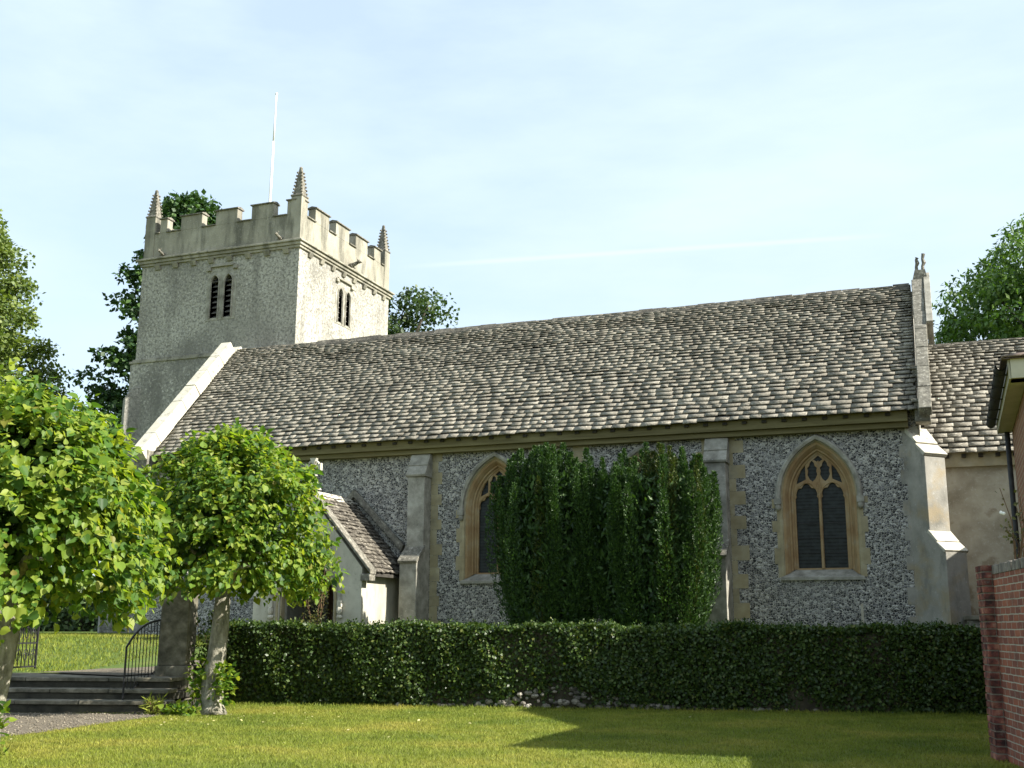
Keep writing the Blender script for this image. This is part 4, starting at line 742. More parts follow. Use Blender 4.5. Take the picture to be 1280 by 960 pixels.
# hipped tile roof: west eave; the taller wing behind is unseen, added to cast shadow
mb = MB(); e0, e1, yS, yN = 0.72, 6.6, 13.62, 17.7; ry0, rz0 = 15.66, 5.5
A_ = [(e0, yS, 4.42), (7.9, yS, 4.42), (7.9, yN, 4.42), (e0, yN, 4.42), (3.4, ry0, rz0), (7.9, ry0, rz0)]; mb.add(A_, [(0, 1, 5, 4), (1, 2, 5), (2, 3, 4, 5), (3, 0, 4), (0, 3, 2, 1)]); hr = mb.build('roof', 'tile', house)
def tiles(name, P0, P1, Q0, Q1, parent, mat, rows, seed):
    rng = np.random.default_rng(seed); C = []; P0, P1, Q0, Q1 = (np.array(q, float) for q in (P0, P1, Q0, Q1)); nn = np.cross(P1 - P0, Q0 - P0); nn /= np.linalg.norm(nn); nn = nn if nn[2] > 0 else -nn
    for r_ in range(rows):
        t0, t1 = r_ / rows, min((r_ + 1.35) / rows, 1.0); a, b, c, d = P0 + (Q0 - P0) * t0, P1 + (Q1 - P1) * t0, P1 + (Q1 - P1) * t1, P0 + (Q0 - P0) * t1; L = np.linalg.norm(b - a); m = max(1, int(L / 0.2))
        for i in range(m):
            f0, f1 = i / m, (i + 0.95) / m; h = rng.uniform(0.012, 0.02)
            q = [a + (b - a) * f0, a + (b - a) * f1, d + (c - d) * f1, d + (c - d) * f0]; C += [q[0] + nn * h, q[1] + nn * h, q[2] + nn * .004, q[3] + nn * .004, q[0] + nn * (h + .02), q[1] + nn * (h + .02), q[2] + nn * .018, q[3] + nn * .018]
    n = len(C) // 8; q = np.array([(3, 2, 1, 0), (4, 5, 6, 7), (0, 1, 5, 4), (1, 2, 6, 5), (2, 3, 7, 6), (3, 0, 4, 7)]); return np_mesh(name, np.array(C), (q[None] + (np.arange(n) * 8)[:, None, None]).reshape(-1, 4), mat, parent)
tiles('roof_tiles', A_[3], A_[0], A_[4], A_[4], house, 'tile', 16, 5); tiles('roof_tiles', A_[0], A_[1], A_[4], A_[5], house, 'tile', 16, 6)
mb = MB(); mb.box(2.6, 17.61, 0, 8, 23.0, 5.59); mb.build('shadow_wing', 'brickbuff', house)  # unseen wing, added to carry the roof that shades lawn and hedge
mb = MB(); mb.prism([(2.5, 0), (6.5, 0), (6.5, 3.6), (2.5, 4.72)], lambda u, w: (u, 23.25, w), lambda u, w: (u, 25.7, w)); mb.build('shadow_block', 'brickbuff', house)  # unseen block, added with its height set to shade the diagonal buttress foot
mb = MB(); B_ = [(2.3, 16.6, 5.6), (8.2, 16.6, 5.6), (8.2, 23.2, 5.6), (2.3, 23.2, 5.6), (5.0, 19.9, 9.25), (5.0, 21.4, 9.25), (5.6, 19.9, 9.25), (5.6, 21.4, 9.25)]; mb.add(B_, [(0, 1, 6, 4), (1, 2, 7, 6), (2, 3, 5, 7), (3, 0, 4, 5), (4, 6, 7, 5), (0, 3, 2, 1)]); mb.build('shadow_wing_roof', 'tile', house)  # unseen roof, ridge placed to throw the tip of the lawn shadow

# ------------------------------------------------------------------ steps, gate piers, gates, railing
u18 = np.array([-math.cos(R(18)), -math.sin(R(18))]); v18 = np.array([-math.sin(R(18)), math.cos(R(18))]); O18 = np.array([-12.2, 15.9])
def g18(a, b): return O18 + u18 * a + v18 * b
steps = thing('stone_steps', 'three worn stone steps up from the gravel to the iron gates', 'steps', (-13.6, 15.6, 0))
rr = random.Random(2)
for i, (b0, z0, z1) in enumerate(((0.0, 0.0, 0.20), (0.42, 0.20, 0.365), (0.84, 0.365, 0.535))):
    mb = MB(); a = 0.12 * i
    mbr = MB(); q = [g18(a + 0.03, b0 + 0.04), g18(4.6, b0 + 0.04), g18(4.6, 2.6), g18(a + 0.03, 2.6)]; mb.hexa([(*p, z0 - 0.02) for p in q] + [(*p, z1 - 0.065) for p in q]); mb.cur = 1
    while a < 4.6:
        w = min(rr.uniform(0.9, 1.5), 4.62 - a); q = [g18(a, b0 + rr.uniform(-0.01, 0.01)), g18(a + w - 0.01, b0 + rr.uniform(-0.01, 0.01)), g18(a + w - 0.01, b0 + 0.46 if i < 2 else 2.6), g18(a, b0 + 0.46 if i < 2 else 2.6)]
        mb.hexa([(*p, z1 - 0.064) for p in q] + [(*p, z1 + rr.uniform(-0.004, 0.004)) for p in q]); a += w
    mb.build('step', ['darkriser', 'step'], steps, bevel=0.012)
def pier_at(ctr, label):
    t = thing('gate_pier', label, 'gate pier', (ctr[0], ctr[1], 0.0), R(18), group='stone piers of the churchyard gate')
    mb = MB(); mb.box(-0.30, -0.28, 0, 0.30, 0.28, 0.72); mb.box(-0.26, -0.24, 0.722, 0.26, 0.24, 2.15); mb.build('shaft', 'step', t, local=True, bevel=0.02)
    mb = MB(); mb.box(-0.32, -0.30, 2.152, 0.32, 0.30, 2.24); mb.hexa([(-0.27, -0.25, 2.242), (0.27, -0.25, 2.242), (0.27, 0.25, 2.242), (-0.27, 0.25, 2.242), (-0.06, -0.06, 2.42), (0.06, -0.06, 2.42), (0.06, 0.06, 2.42), (-0.06, 0.06, 2.42)]); mb.build('cap', 'ashlar_grey', t, local=True, bevel=0.015)
    return t
pier_at((-13.22, 17.45), 'square stone gate pier beside the hedge and smaller lime trunk'); pier_at((-16.75, 16.35), 'square stone gate pier behind the larger lime tree at left')
def gate(hinge, direction, label):
    a = math.atan2(direction[1], direction[0]); t = thing('iron_gate', label, 'gate', (hinge[0], hinge[1], 0.55), a, group='wrought iron churchyard gates standing open')
    mb = MB(); L = 1.15; mb.box(0.0, -0.018, 0.05, 0.036, 0.018, 1.22); mb.box(L - 0.03, -0.016, 0.05, L, 0.016, 1.02)
    for z in (0.08, 0.52, 0.90): mb.box(0.036, -0.012, z, L - 0.03, 0.012, z + 0.028)
    mb.tube([(L * s, 0, 1.20 - 0.2 * s * s) for s in np.linspace(0, 1, 9)], 0.014, 6)
    mb.build('frame', 'iron', t, local=True)
    for i in range(1, 10): x = L * i / 10; mb = MB(); mb.box(x - 0.007, -0.007, 0.10, x + 0.007, 0.007, 1.19 - 0.2 * (x / L) ** 2); mb.build('bar', 'iron', t, local=True)
    for i in range(5):
        for zc in (0.71, 0.30):
            mb = MB(); cx = L * (i + 0.5) / 5; mb.tube([(cx + (0.085 - 0.06 * s) * math.cos(9 * s), 0.0, zc + (0.14 - 0.1 * s) * math.sin(9 * s)) for s in np.linspace(0, 1, 20)], 0.009, 5); mb.build('scroll', 'iron', t, local=True)
    return t
gate((-13.56, 17.42), (-0.42, 0.91), 'open scrolled iron gate beside the pier nearer the hedge'); gate((-16.45, 16.5), (-0.16, 0.99), 'open scrolled iron gate standing left of the churchyard path')
def railing(top, base, label):
    t = thing('step_railing', label, 'railing', (base[0], base[1], 0), 0, group='iron railings down the steps')
    top, base = np.array(top), np.array(base); mb = MB(); P_ = lambda s, z: (*(top + (base - top) * s), z)
    zt = lambda s: 1.52 - 0.10 * s - 0.36 * s ** 3.0; zl = lambda s: 0.66 - 0.40 * s
    mb.tube([P_(s, zt(s)) for s in np.linspace(0, 1, 13)], 0.019, 7); mb.tube([P_(s, zl(s)) for s in np.linspace(0, 1, 5)], 0.013, 6)
    mb.build('handrail', 'iron', t)
    for s, zb in ((1, 0.02), (0, 0.5)): mb = MB(); mb.tube([P_(s, zb), P_(s, zt(s))], 0.018, 7); mb.build('post', 'iron', t)
    for s in np.linspace(0, 1, 11)[1:-1]: mb = MB(); mb.tube([P_(s, zl(s)), P_(s, zt(s))], 0.008, 5); mb.build('baluster', 'iron', t)
railing((-13.46, 17.25), (-13.12, 15.95), 'black iron step railing with curved top by the stone pier and hedge end'); railing((-16.3, 16.15), (-15.95, 14.95), 'black iron step railing behind the larger lime trunk')

# ------------------------------------------------------------------ hedge on a rubble wall
hedge = thing('hedge', 'long clipped dark green hedge along the back of the lawn', 'hedge', (-6, hedge_y(-6) + 0.3, 0))
ha = math.atan(0.235); hu = np.array([math.cos(ha), math.sin(ha), 0]); hv = np.array([-math.sin(ha), math.cos(ha), 0]); H0 = np.array([-13.0, hedge_y(-13.0), 0.0]); HL = 14.6; HT = 0.75
def htop(a): return 1.42 + 0.025 * np.sin(a * 2.1) + 0.02 * np.sin(a * 5.3 + 1) + 0.012 * np.sin(a * 13.0)
def hfront(a, z): return 0.05 * np.sin(a * 1.17 + 1) + 0.035 * np.sin(a * 3.1 + z * 2) + 0.03 * np.sin(a * 7.7 + 3 * z) + 0.10 * np.clip((0.5 - z) / 0.5, 0, 1)
mb = MB(); lp = []
for a in np.linspace(0.06, HL - 0.06, 60):
    h = float(htop(a)) - 0.07; lp.append([tuple(H0 + hu * a + hv * b + np.array([0, 0, z])) for b, z in ((0.16, 0.0), (0.10, 0.5), (0.07, h - 0.05), (0.12, h), (HT - 0.12, h), (HT - 0.06, h - 0.06), (HT - 0.06, 0.0))])
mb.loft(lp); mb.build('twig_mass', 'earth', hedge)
rng = np.random.default_rng(8)
def hedge_leaves(n, face):
    a = rng.uniform(0, HL, n)
    if face == 'front':
        z = rng.uniform(0.02, 1.42, n) ; z = np.minimum(z, htop(a)); b = hfront(a, z) + rng.normal(0.01, 0.035, n); Nn = -hv[None] + rng.normal(0, 0.55, (n, 3)) + np.array([0, 0, 0.35])
        bare = z < 0.36 * np.exp(-((a - 6.6) / 1.1) ** 2) + 0.05; keep = ~(bare & (rng.uniform(0, 1, n) < 0.5))
    elif face == 'top':
        b = rng.uniform(-0.02, HT, n); z = htop(a) + rng.normal(0, 0.022, n); Nn = np.array([0, 0, 1.0])[None] + rng.normal(0, 0.55, (n, 3)); keep = np.ones(n, bool)
    else:
        z = rng.uniform(0.5, 1.42, n); b = HT - 0.02 + rng.normal(0, 0.03, n); Nn = hv[None] + rng.normal(0, 0.5, (n, 3)); keep = np.ones(n, bool)
    P = H0[None] + hu[None] * a[:, None] + hv[None] * b[:, None]; P[:, 2] = z; D = rng.normal(0, 1, (n, 3)) + np.array([0, 0, -0.3]); P, D, Nn = P[keep], D[keep], Nn[keep]
    return leaves(P, D, unit(Nn), rng.uniform(0.045, 0.085, len(P)), 'oval', 1.35)
def sprigs(n, k=7):
    a = np.repeat(rng.uniform(0, HL, n), k); b = np.repeat(rng.uniform(-0.02, HT * 0.8, n), k); t = np.tile(np.linspace(0, 1, k), n) * np.repeat(rng.uniform(0.03, 0.13, n), k)
    P = H0[None] + hu[None] * a[:, None] + hv[None] * b[:, None] + rng.normal(0, 0.012, (n * k, 3)); P[:, 2] = htop(a) + t
    return leaves(P, rng.normal(0, 0.7, P.shape) + np.array([0, 0, 0.7]), unit(rng.normal(0, 0.7, P.shape) + np.array([0, 0, 0.5])), rng.uniform(0.03, 0.06, n * k), 'oval', 1.3)
parts = [hedge_leaves(52000, 'front'), hedge_leaves(24000, 'top'), hedge_leaves(9000, 'back'), sprigs(420)]; o = 0; VV = []; FF = []
for v_, f_ in parts: VV.append(v_); FF.append(f_ + o); o += len(v_)
np_mesh('foliage', np.concatenate(VV), np.concatenate(FF), 'L_hedge', hedge)
rw = thing('rubble_wall', 'low rubble flint wall showing through the foot of the hedge', 'wall', tuple(H0 + hu * 6.5)); mb = MB(); rr = random.Random(7)
mb.cur = 1; q = [H0 + hu * 3.4 + hv * 0.10, H0 + hu * 12.2 + hv * 0.10, H0 + hu * 12.2 + hv * 0.14, H0 + hu * 3.4 + hv * 0.14]; mb.hexa([(p[0], p[1], -0.02) for p in q] + [(p[0], p[1], 0.42) for p in q]); mb.cur = 0
for i in range(150):
    a = rr.gauss(6.9, 1.3) if i % 4 else rr.uniform(3.5, 11); z = rr.uniform(0.0, 0.02 + 0.34 * math.exp(-((a - 6.6) / 1.2) ** 2)); p = H0 + hu * a + hv * rr.uniform(0.05, 0.10); s = rr.uniform(0.03, 0.07)
    mb.ball((p[0], p[1], z + 0.02), (s * rr.uniform(0.8, 1.4), s * 0.9, s * rr.uniform(0.6, 0.95)), 6, 4)
mb.build('flint_stones', ['rubble', 'earth'], rw)

# ------------------------------------------------------------------ trees and plants
def blob_noise(rng, k=14, amp=0.22, sharp=6.0):
    d = unit(rng.normal(0, 1, (k, 3))); a = rng.uniform(-amp, amp, k)
    return lambda X: 1 + (a[None] * np.exp(sharp * (X @ d.T - 1))).sum(1)
def lime(label, base, trunk, tr, cc, cr, nsh, per, leaf, seed, basal):
    """pleached lime: trunk, pollard limbs, a rounded clipped crown of drooping heart leaves"""
    rng = np.random.default_rng(seed); t = thing('lime_tree', label, 'tree', tuple(base)); cc = np.array(cc); cr = np.array(cr)
    mb = MB(); mb.tube(trunk, tr, 14, 0.07, rng); top = np.array(trunk[-1])
    for k in range(9):
        d = unit(np.array([math.cos(k * 2.4), math.sin(k * 2.4), rng.uniform(0.1, 1.3)])); e = top + d * cr * 0.65; m = (top + e) / 2 + np.array([0, 0, 0.12]); mb.tube([top - (0, 0, 0.1), m, e], [tr[-1] * 0.6, 0.045, 0.02], 7, 0.1, rng)
    mb.build('trunk', 'bark', t, smooth=True)
    bn = blob_noise(rng, 70, 0.26, 34.0); d = unit(rng.normal(0, 1, (nsh, 3))); d[:, 2] = np.where(d[:, 2] < -0.75, -d[:, 2], d[:, 2]); d = unit(d)
    p4 = (np.abs(d) ** 2.6).sum(1) ** (-1 / 2.6); rad = p4 * bn(d) * rng.uniform(0.84, 1.04, nsh)
    dw = d * cr * rad[:, None]; dw[:, :2] *= (1 - 0.16 * np.clip(dw[:, 2:3] / cr[2], -0.3, 1)); tip = cc + dw; tip[:, 2] = np.maximum(tip[:, 2], cc[2] - cr[2] * (0.80 + 0.12 * np.sin(tip[:, 0] * 5 + seed))); st = cc + (tip - cc) * rng.uniform(0.52, 0.8, (nsh, 1))
    f = np.repeat(np.arange(nsh), per); s = rng.beta(1.6, 0.8, len(f)); Pm = st[f] + (tip[f] - st[f]) * s[:, None]; Pm[:, 2] -= 0.05 * s ** 2; Pm += rng.normal(0, 0.035 + leaf * 0.25, Pm.shape)
    out = unit(Pm - cc); D = out * 0.55 + rng.normal(0, 0.55, Pm.shape) + np.array([0, 0, -0.55]); Nn = out * 0.75 + rng.normal(0, 0.42, Pm.shape) + np.array([0, 0, 0.75])
    V1, F1 = leaves(Pm, D, unit(Nn), np.clip(rng.lognormal(-0.22, 0.34, len(Pm)), 0.35, 1.5) * leaf, 'heart')
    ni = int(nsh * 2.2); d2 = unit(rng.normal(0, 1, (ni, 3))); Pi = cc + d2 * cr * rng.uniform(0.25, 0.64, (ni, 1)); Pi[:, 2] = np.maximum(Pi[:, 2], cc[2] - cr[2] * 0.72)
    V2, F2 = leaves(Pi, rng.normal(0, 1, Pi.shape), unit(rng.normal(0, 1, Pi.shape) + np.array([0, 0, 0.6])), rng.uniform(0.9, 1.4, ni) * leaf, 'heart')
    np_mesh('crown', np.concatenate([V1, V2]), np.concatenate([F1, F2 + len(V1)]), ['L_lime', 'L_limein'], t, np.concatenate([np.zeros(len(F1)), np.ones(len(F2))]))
    for (c, r_, n) in basal:
        c = np.array(c); P = c + np.clip(rng.normal(0, 1, (n, 3)), -1.5, 1.5) * np.array(r_) * 0.5; P[:, 2] = np.maximum(P[:, 2], 0.03); o_ = unit(P - (c - np.array([0, 0, 0.2]))); V1, F1 = leaves(P, o_ * 0.7 + rng.normal(0, 0.5, P.shape) + np.array([0, 0, -0.3]), unit(o_ + rng.normal(0, 0.4, P.shape) + np.array([0, 0, 0.6])), rng.uniform(0.6, 1.1, n) * leaf, 'heart')
        np_mesh('basal_shoots', V1, F1, 'L_lime', t)
lime('larger clipped lime tree at left with overhanging crown and basal shoots', (-10.45, 10.35, 0), [(-10.5, 10.35, -0.02), (-10.44, 10.36, 0.3), (-10.36, 10.38, 0.8), (-10.30, 10.4, 1.3), (-10.28, 10.42, 2.0)], [0.25, 0.185, 0.165, 0.16, 0.14],
     (-10.47, 10.45, 2.70), (1.80, 1.75, 1.52), 1200, 18, 0.098, 5, [((-10.12, 10.05, 0.24), (0.24, 0.22, 0.42), 170)])
lime('smaller clipped lime tree beside the gate pier and hedge end', (-11.4, 16.15, 0), [(-11.42, 16.1, -0.02), (-11.44, 16.12, 0.12), (-11.50, 16.16, 0.5), (-11.46, 16.18, 0.9), (-11.44, 16.2, 1.4), (-11.42, 16.2, 2.1)], [0.25, 0.185, 0.17, 0.15, 0.14, 0.12],
     (-11.44, 16.25, 3.16), (1.54, 1.45, 1.58), 1100, 17, 0.094, 16, [((-11.68, 16.05, 0.55), (0.19, 0.18, 0.42), 130), ((-11.18, 16.02, 0.5), (0.2, 0.18, 0.38), 150), ((-11.78, 15.8, 0.07), (0.36, 0.22, 0.12), 170)])

def yew(label, base, spread, n, hmin, hmax, seed, gold):
    """upright yew: many narrow knobbly plumes packed side by side round a dark core"""
    rng = np.random.default_rng(seed); t = thing('yew_bush', label, 'yew', tuple(base)); base = np.array(base); P = []; D = []; Nn = []; S = []; MI = []; stem = MB()
    for k in range(n):
        ang = 2.399963 * k + rng.uniform(-0.3, 0.3); rr_ = math.sqrt((k + 0.5) / n) * rng.uniform(0.92, 1.05); dx, dy = rr_ * math.cos(ang) * spread[0], rr_ * math.sin(ang) * spread[1]
        h = rng.uniform(hmin, hmax) * (1.0 - 0.20 * rr_ ** 3); w = rng.uniform(0.10, 0.19); b = base + np.array([dx * 0.50, dy * 0.50, 0]); tipp = base + np.array([dx * rng.uniform(0.95, 1.02), dy, h]); m = int(2500 * h / 3.6)
        mid = b + (tipp - b) * 0.45 + np.array([dx * 0.34, dy * 0.32, 0]); s = rng.beta(1.1, 0.9, m); ax = (1 - s)[:, None] ** 2 * b + (2 * s * (1 - s))[:, None] * mid + s[:, None] ** 2 * tipp; a = rng.uniform(0, 2 * math.pi, m); ph = rng.uniform(0, 6.28)
        prof = w * np.clip(1 - s, 0, 1) ** 0.5 * (0.5 + 0.7 * np.minimum(s * 3, 1)) * (1 + 0.20 * np.sin(s * 41 + ph + 2 * a) + 0.20 * np.sin(a * 3 + s * 23 + ph)); o_ = np.stack([np.cos(a), np.sin(a), np.zeros(m)], 1)
        ax = ax + np.stack([np.sin(s * 9 + ph), np.cos(s * 7 + ph), np.zeros(m)], 1) * 0.03
        P.append(ax + o_ * (prof * rng.uniform(0.82, 1.08, m))[:, None]); D.append(o_ * 0.8 + np.array([0, 0, 0.8]) + rng.normal(0, 0.25, (m, 3))); Nn.append(o_ + np.array([0, 0, 0.35]) + rng.normal(0, 0.35, (m, 3))); S.append(rng.uniform(0.035, 0.08, m)); MI.append(np.full(m * 2, 1 if gold(dx / spread[0], k, rng) else 0))
        if rr_ < 0.8: stem.tube([b, b * 0.7 + mid * 0.3, b * 0.4 + mid * 0.6], [0.04, 0.03, 0.012], 5)
    nc = 16000; s = rng.uniform(0.02, 0.95, nc); a = rng.uniform(0, 2 * math.pi, nc); q = np.sqrt(rng.uniform(0, 1, nc)) * (0.55 + 0.33 * np.minimum(s * 2.2, 1)) * np.clip((1.0 - s) * 5, 0, 1) ** 0.3
    P.append(np.stack([base[0] + np.cos(a) * q * spread[0], base[1] + np.sin(a) * q * spread[1], base[2] + s * hmin], 1)); D.append(rng.normal(0, 0.6, (nc, 3)) + np.array([0, 0, 0.8])); Nn.append(rng.normal(0, 1, (nc, 3))); S.append(rng.uniform(0.10, 0.18, nc)); MI.append(np.zeros(nc * 2, int))
    stem.build('stems', 'barkdark', t); V1, F1 = leaves(np.concatenate(P), np.concatenate(D), unit(np.concatenate(Nn)), np.concatenate(S), 'spray', 1.3); np_mesh('foliage', V1, F1, ['L_yew', 'L_yewgold'], t, np.concatenate(MI))
yew('broad dark yew bush hiding part of the left arched window', (-7.92, 22.9, 1.0), (1.34, 0.9), 84, 3.75, 4.4, 2, lambda dx, k, r: r.uniform() < 0.05)
yew('fastigiate yew bush with yellowing plumes in front of the middle buttress', (-5.74, 22.9, 1.0), (1.52, 0.9), 92, 3.65, 4.25, 5, lambda dx, k, r: r.uniform() < (0.40 if 0.25 < dx < 0.75 else 0.12))

def big_tree(name, label, cat, base, env, lobes, lobe_r, per, leaf, mat, seed, trunk_h, tr=0.5, flat=0.55, shape='oval', bark='barkdark', group=None, droop=0.0):
    """tapered trunk and limbs; the crown is many leaf clumps spread through the envelope env(rng) -> point"""
    rng = np.random.default_rng(seed); base = np.array(base, float); t = thing(name, label, cat, tuple(base), 0, group); top = base + np.array([0, 0, trunk_h]); mb = MB()
    mb.tube([base, base + (0.1, 0, trunk_h * 0.3), base + (0, 0.1, trunk_h * 0.65), top], [tr, tr * 0.75, tr * 0.5, tr * 0.15], 10, 0.06, rng)
    C = np.array([env(rng) for _ in range(lobes)]); 
    for c in C[:: max(1, lobes // 45)]:
        s = base + (top - base) * np.clip((c[2] - base[2]) / trunk_h * 0.62, 0.15, 0.9); mb.tube([s, (s + c) / 2 + (0, 0, 0.2), c], [tr * 0.28, tr * 0.14, 0.03], 6, 0.1, rng)
    mb.build('trunk', bark, t, smooth=True); lr = rng.uniform(0.6, 1.3, lobes) * lobe_r; f = np.repeat(np.arange(lobes), per); m = len(f); d = unit(rng.normal(0, 1, (m, 3))); d[:, 2] = np.where(rng.uniform(0, 1, m) < 0.6, np.abs(d[:, 2]), d[:, 2])
    P = C[f] + d * (lr[f] * rng.uniform(0.45, 1.05, m))[:, None] * np.array([1, 1, flat]); P[:, 2] -= droop * (np.hypot(d[:, 0], d[:, 1]) ** 2) * lr[f]
    V1, F1 = leaves(P, d * 0.5 + rng.normal(0, 0.6, (m, 3)) + np.array([0, 0, -0.25 - droop]), unit(d * 0.6 + rng.normal(0, 0.5, (m, 3)) + np.array([0, 0, 0.7])), rng.uniform(0.6, 1.25, m) * leaf, shape, 1.5); np_mesh('crown', V1, F1, mat, t); return t
def ell(c, r, hollow=0.35, lo=-1.0):
    c = np.array(c); r = np.array(r)
    def e(rng):
        while True:
            d = unit(rng.normal(0, 1, 3)); q = rng.uniform(hollow, 1.0) ** 0.6
            if d[2] * q > lo: return c + d * r * q
    return e
def cone(c, rb, zb, zt, p=0.8):
    def e(rng):
        s = rng.uniform(0, 1) ** 1.25; a = rng.uniform(0, 2 * math.pi); q = math.sqrt(rng.uniform(0.08, 1)); r_ = rb * (1 - s) ** p * q; return np.array([c[0] + r_ * math.cos(a), c[1] + r_ * math.sin(a), zb + (zt - zb) * s])
    return e
big_tree('broadleaf_tree', 'tall pale green tree at the left edge beyond the churchyard', 'tree', (-51.0, 46, 1.1), cone((-51.2, 46), 8.8, 5.0, 24.8, 0.68), 520, 1.15, 150, 0.26, 'L_light', 41, 23, 0.55, 0.7, group=None)
big_tree('broadleaf_tree', 'dark dense tree rising behind the left side of the tower', 'tree', (-40.0, 51, 1.1), cone((-39.6, 51), 5.9, 7.0, 25.4, 0.55), 270, 1.25, 170, 0.32, 'L_dark', 42, 22, 0.6, 0.42)
big_tree('broadleaf_tree', 'grey green round tree behind the nave right of the tower', 'tree', (-27.6, 52, 1.1), ell((-27.6, 52, 13.6), (4.8, 4.5, 6.0), 0.3), 170, 1.0, 140, 0.24, 'L_mid', 43, 16, 0.4, 0.7)
big_tree('broadleaf_tree', 'distant treetop peeping over the middle of the nave ridge', 'tree', (-22.0, 56, 1.1), ell((-22.2, 56, 14.6), (1.4, 2.0, 3.0), 0.3), 40, 0.7, 60, 0.30, 'L_mid', 44, 13, 0.3, 0.7)
big_tree('feathery_tree', 'bright green tree with drooping feathery branches behind the chancel roof', 'tree', (6.2, 50, 1.1), ell((6.7, 50, 13.0), (6.7, 6.0, 5.7), 0.3), 640, 0.95, 160, 0.26, 'L_feather', 45, 20, 0.45, 0.35, 'spray', droop=0.45)

def bush(name, label, base, h, spread, n, leaf, mat, seed, stems=9, shape='oval', wid=1.3, cat='shrub'):
    rng = np.random.default_rng(seed); t = thing(name, label, cat, tuple(base)); base = np.array(base, float); mb = MB(); P = []
    for k in range(stems):
        a = rng.uniform(0, 6.28); e = base + np.array([math.cos(a) * spread[0] * rng.uniform(0.3, 1), math.sin(a) * spread[1] * rng.uniform(0.3, 1), h * rng.uniform(0.55, 1)]); m = (base + e) / 2 + rng.normal(0, 0.06, 3) * h; mb.tube([base + (0.04 * math.cos(a), 0.04 * math.sin(a), -0.03), m, e], [0.012, 0.008, 0.004], 5)
        s = rng.uniform(0.15, 1.05, n // stems)[:, None]; P.append((1 - s) ** 2 * base + 2 * s * (1 - s) * m + s * s * e + rng.normal(0, 0.05 * h ** 0.5, (n // stems, 3)))
    P = np.concatenate(P); P[:, 2] = np.maximum(P[:, 2], base[2] + 0.02); mb.build('stems', 'twig', t); V1, F1 = leaves(P, rng.normal(0, 0.8, P.shape) + np.array([0, 0, 0.1]), unit(rng.normal(0, 0.7, P.shape) + np.array([0, 0, 0.6])), rng.uniform(0.6, 1.2, len(P)) * leaf, shape, wid); np_mesh('foliage', V1, F1, mat, t)
bush('climbing_shrub', 'thin olive twiggy shrub growing up beside the porch doorway', (-13.42, 22.72, 1.0), 2.75, (0.6, 0.2), 620, 0.065, 'L_shrub', 51, 7)
bush('shrub', 'leafy shrub between the gate pier and the hedge end', (-12.75, 17.75, 0), 1.75, (0.32, 0.3), 1500, 0.075, 'L_hedge', 52, 16)
bush('flowering_plant', 'small yellow green plant at the porch doorway behind the hedge', (-13.35, 21.9, 0.95), 0.75, (0.4, 0.3), 320, 0.07, 'L_shrub', 53, 10)
bush('grass_tuft', 'tuft of long grass at the right end of the steps', (-12.28, 15.72, 0), 0.28, (0.25, 0.15), 260, 0.16, 'blade', 54, 12, 'spray', 0.4, 'grass')
wp = thing('wall_plant', 'straggly self-sown plant growing on top of the brick garden wall', 'plant', (0.72, 13.75, 2.1)); mb = MB(); rng = np.random.default_rng(6); P = []
for (ex, ez) in ((-0.14, 0.85), (-0.12, 0.42), (0.02, 0.62), (0.10, 0.48), (-0.05, 0.35), (0.06, 0.75)):
    e = np.array([0.72 + ex, 13.75 + rng.uniform(-0.1, 0.1), 2.12 + ez]); b = np.array([0.70 + ex * 0.2, 13.75, 2.08]); m = (b + e) / 2 + np.array([0.05, 0, 0.06]); mb.tube([b, m, e], [0.008, 0.006, 0.004], 5)
    s = rng.uniform(0.3, 1.05, 16)[:, None]; P.append((1 - s) ** 2 * b + 2 * s * (1 - s) * m + s * s * e + rng.normal(0, 0.022, (16, 3)))
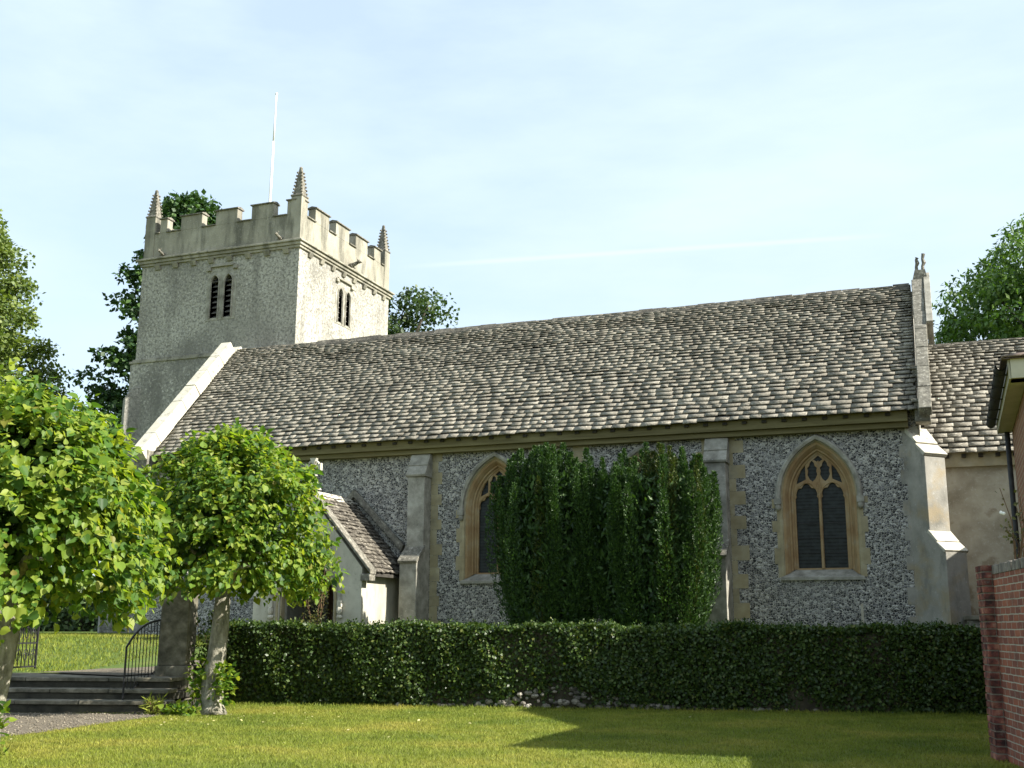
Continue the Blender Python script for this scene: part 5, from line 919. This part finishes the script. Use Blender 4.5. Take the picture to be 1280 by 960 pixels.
mb.build('stems', 'twig', wp); P = np.concatenate(P); V1, F1 = leaves(P, rng.normal(0, 1, P.shape), unit(rng.normal(0, 1, P.shape)), rng.uniform(0.03, 0.07, len(P)), 'oval', 1.2); np_mesh('foliage', V1, F1, 'L_shrub', wp)
mb = MB(); mb.ball((0.595, 13.72, 2.68), (0.02, 0.02, 0.02), 6, 4); mb.ball((0.57, 13.72, 2.69), (0.018, 0.018, 0.022), 6, 4); mb.build('white_flower', 'white', wp)

# small things in the churchyard
mb = MB(); mb.box(-1.77, 24.45, 0.9, -1.72, 24.50, 1.93); tag(mb.build('timber_stake', 'stake', bevel=0.006), 'pale timber stake standing under the right arched window', 'stake')
ct = thing('chest_tomb', 'small dark stone chest tomb beyond the right end of the hedge', 'tomb', (0.42, 24.0, 1.0)); mb = MB(); mb.box(0.22, 23.75, 0.9, 0.62, 24.6, 1.60); mb.build('chest', 'darkstone', ct, bevel=0.01); mb = MB(); mb.box(0.17, 23.70, 1.602, 0.67, 24.65, 1.68); mb.build('slab', 'step', ct, bevel=0.012)
rng = np.random.default_rng(77); fh = thing('boundary_hedge', 'overgrown dark hedge along the far side of the churchyard beyond the gate', 'hedge', (-60, 44, 1.1)); mb = MB()
ax_ = np.linspace(-110, -27, 60); mb.loft([[(x, 43 + b, 1.0 + q * (2.6 + 0.5 * math.sin(x * 0.7))) for b, q in ((0.3, 0), (0.5, 0.85), (1.2, 1.0), (2.2, 0.85), (2.4, 0))] for x in ax_]); mb.build('twig_mass', 'earth', fh)
n = 26000; gx = rng.uniform(-80, -27, n); q = rng.uniform(0, 1.05, n); P = np.stack([gx, 43.2 + 1.0 * np.clip(q - 0.8, 0, 1) * 5 + rng.normal(0, 0.25, n), 1.0 + q * (2.7 + 0.5 * np.sin(gx * 0.7)) + rng.normal(0, 0.15, n)], 1)
V1, F1 = leaves(P, rng.normal(0, 1, P.shape), unit(rng.normal(0, 0.6, P.shape) + np.array([0, -0.8, 0.5])), rng.uniform(0.15, 0.32, n), 'oval', 1.3); np_mesh('foliage', V1, F1, 'L_mid', fh)
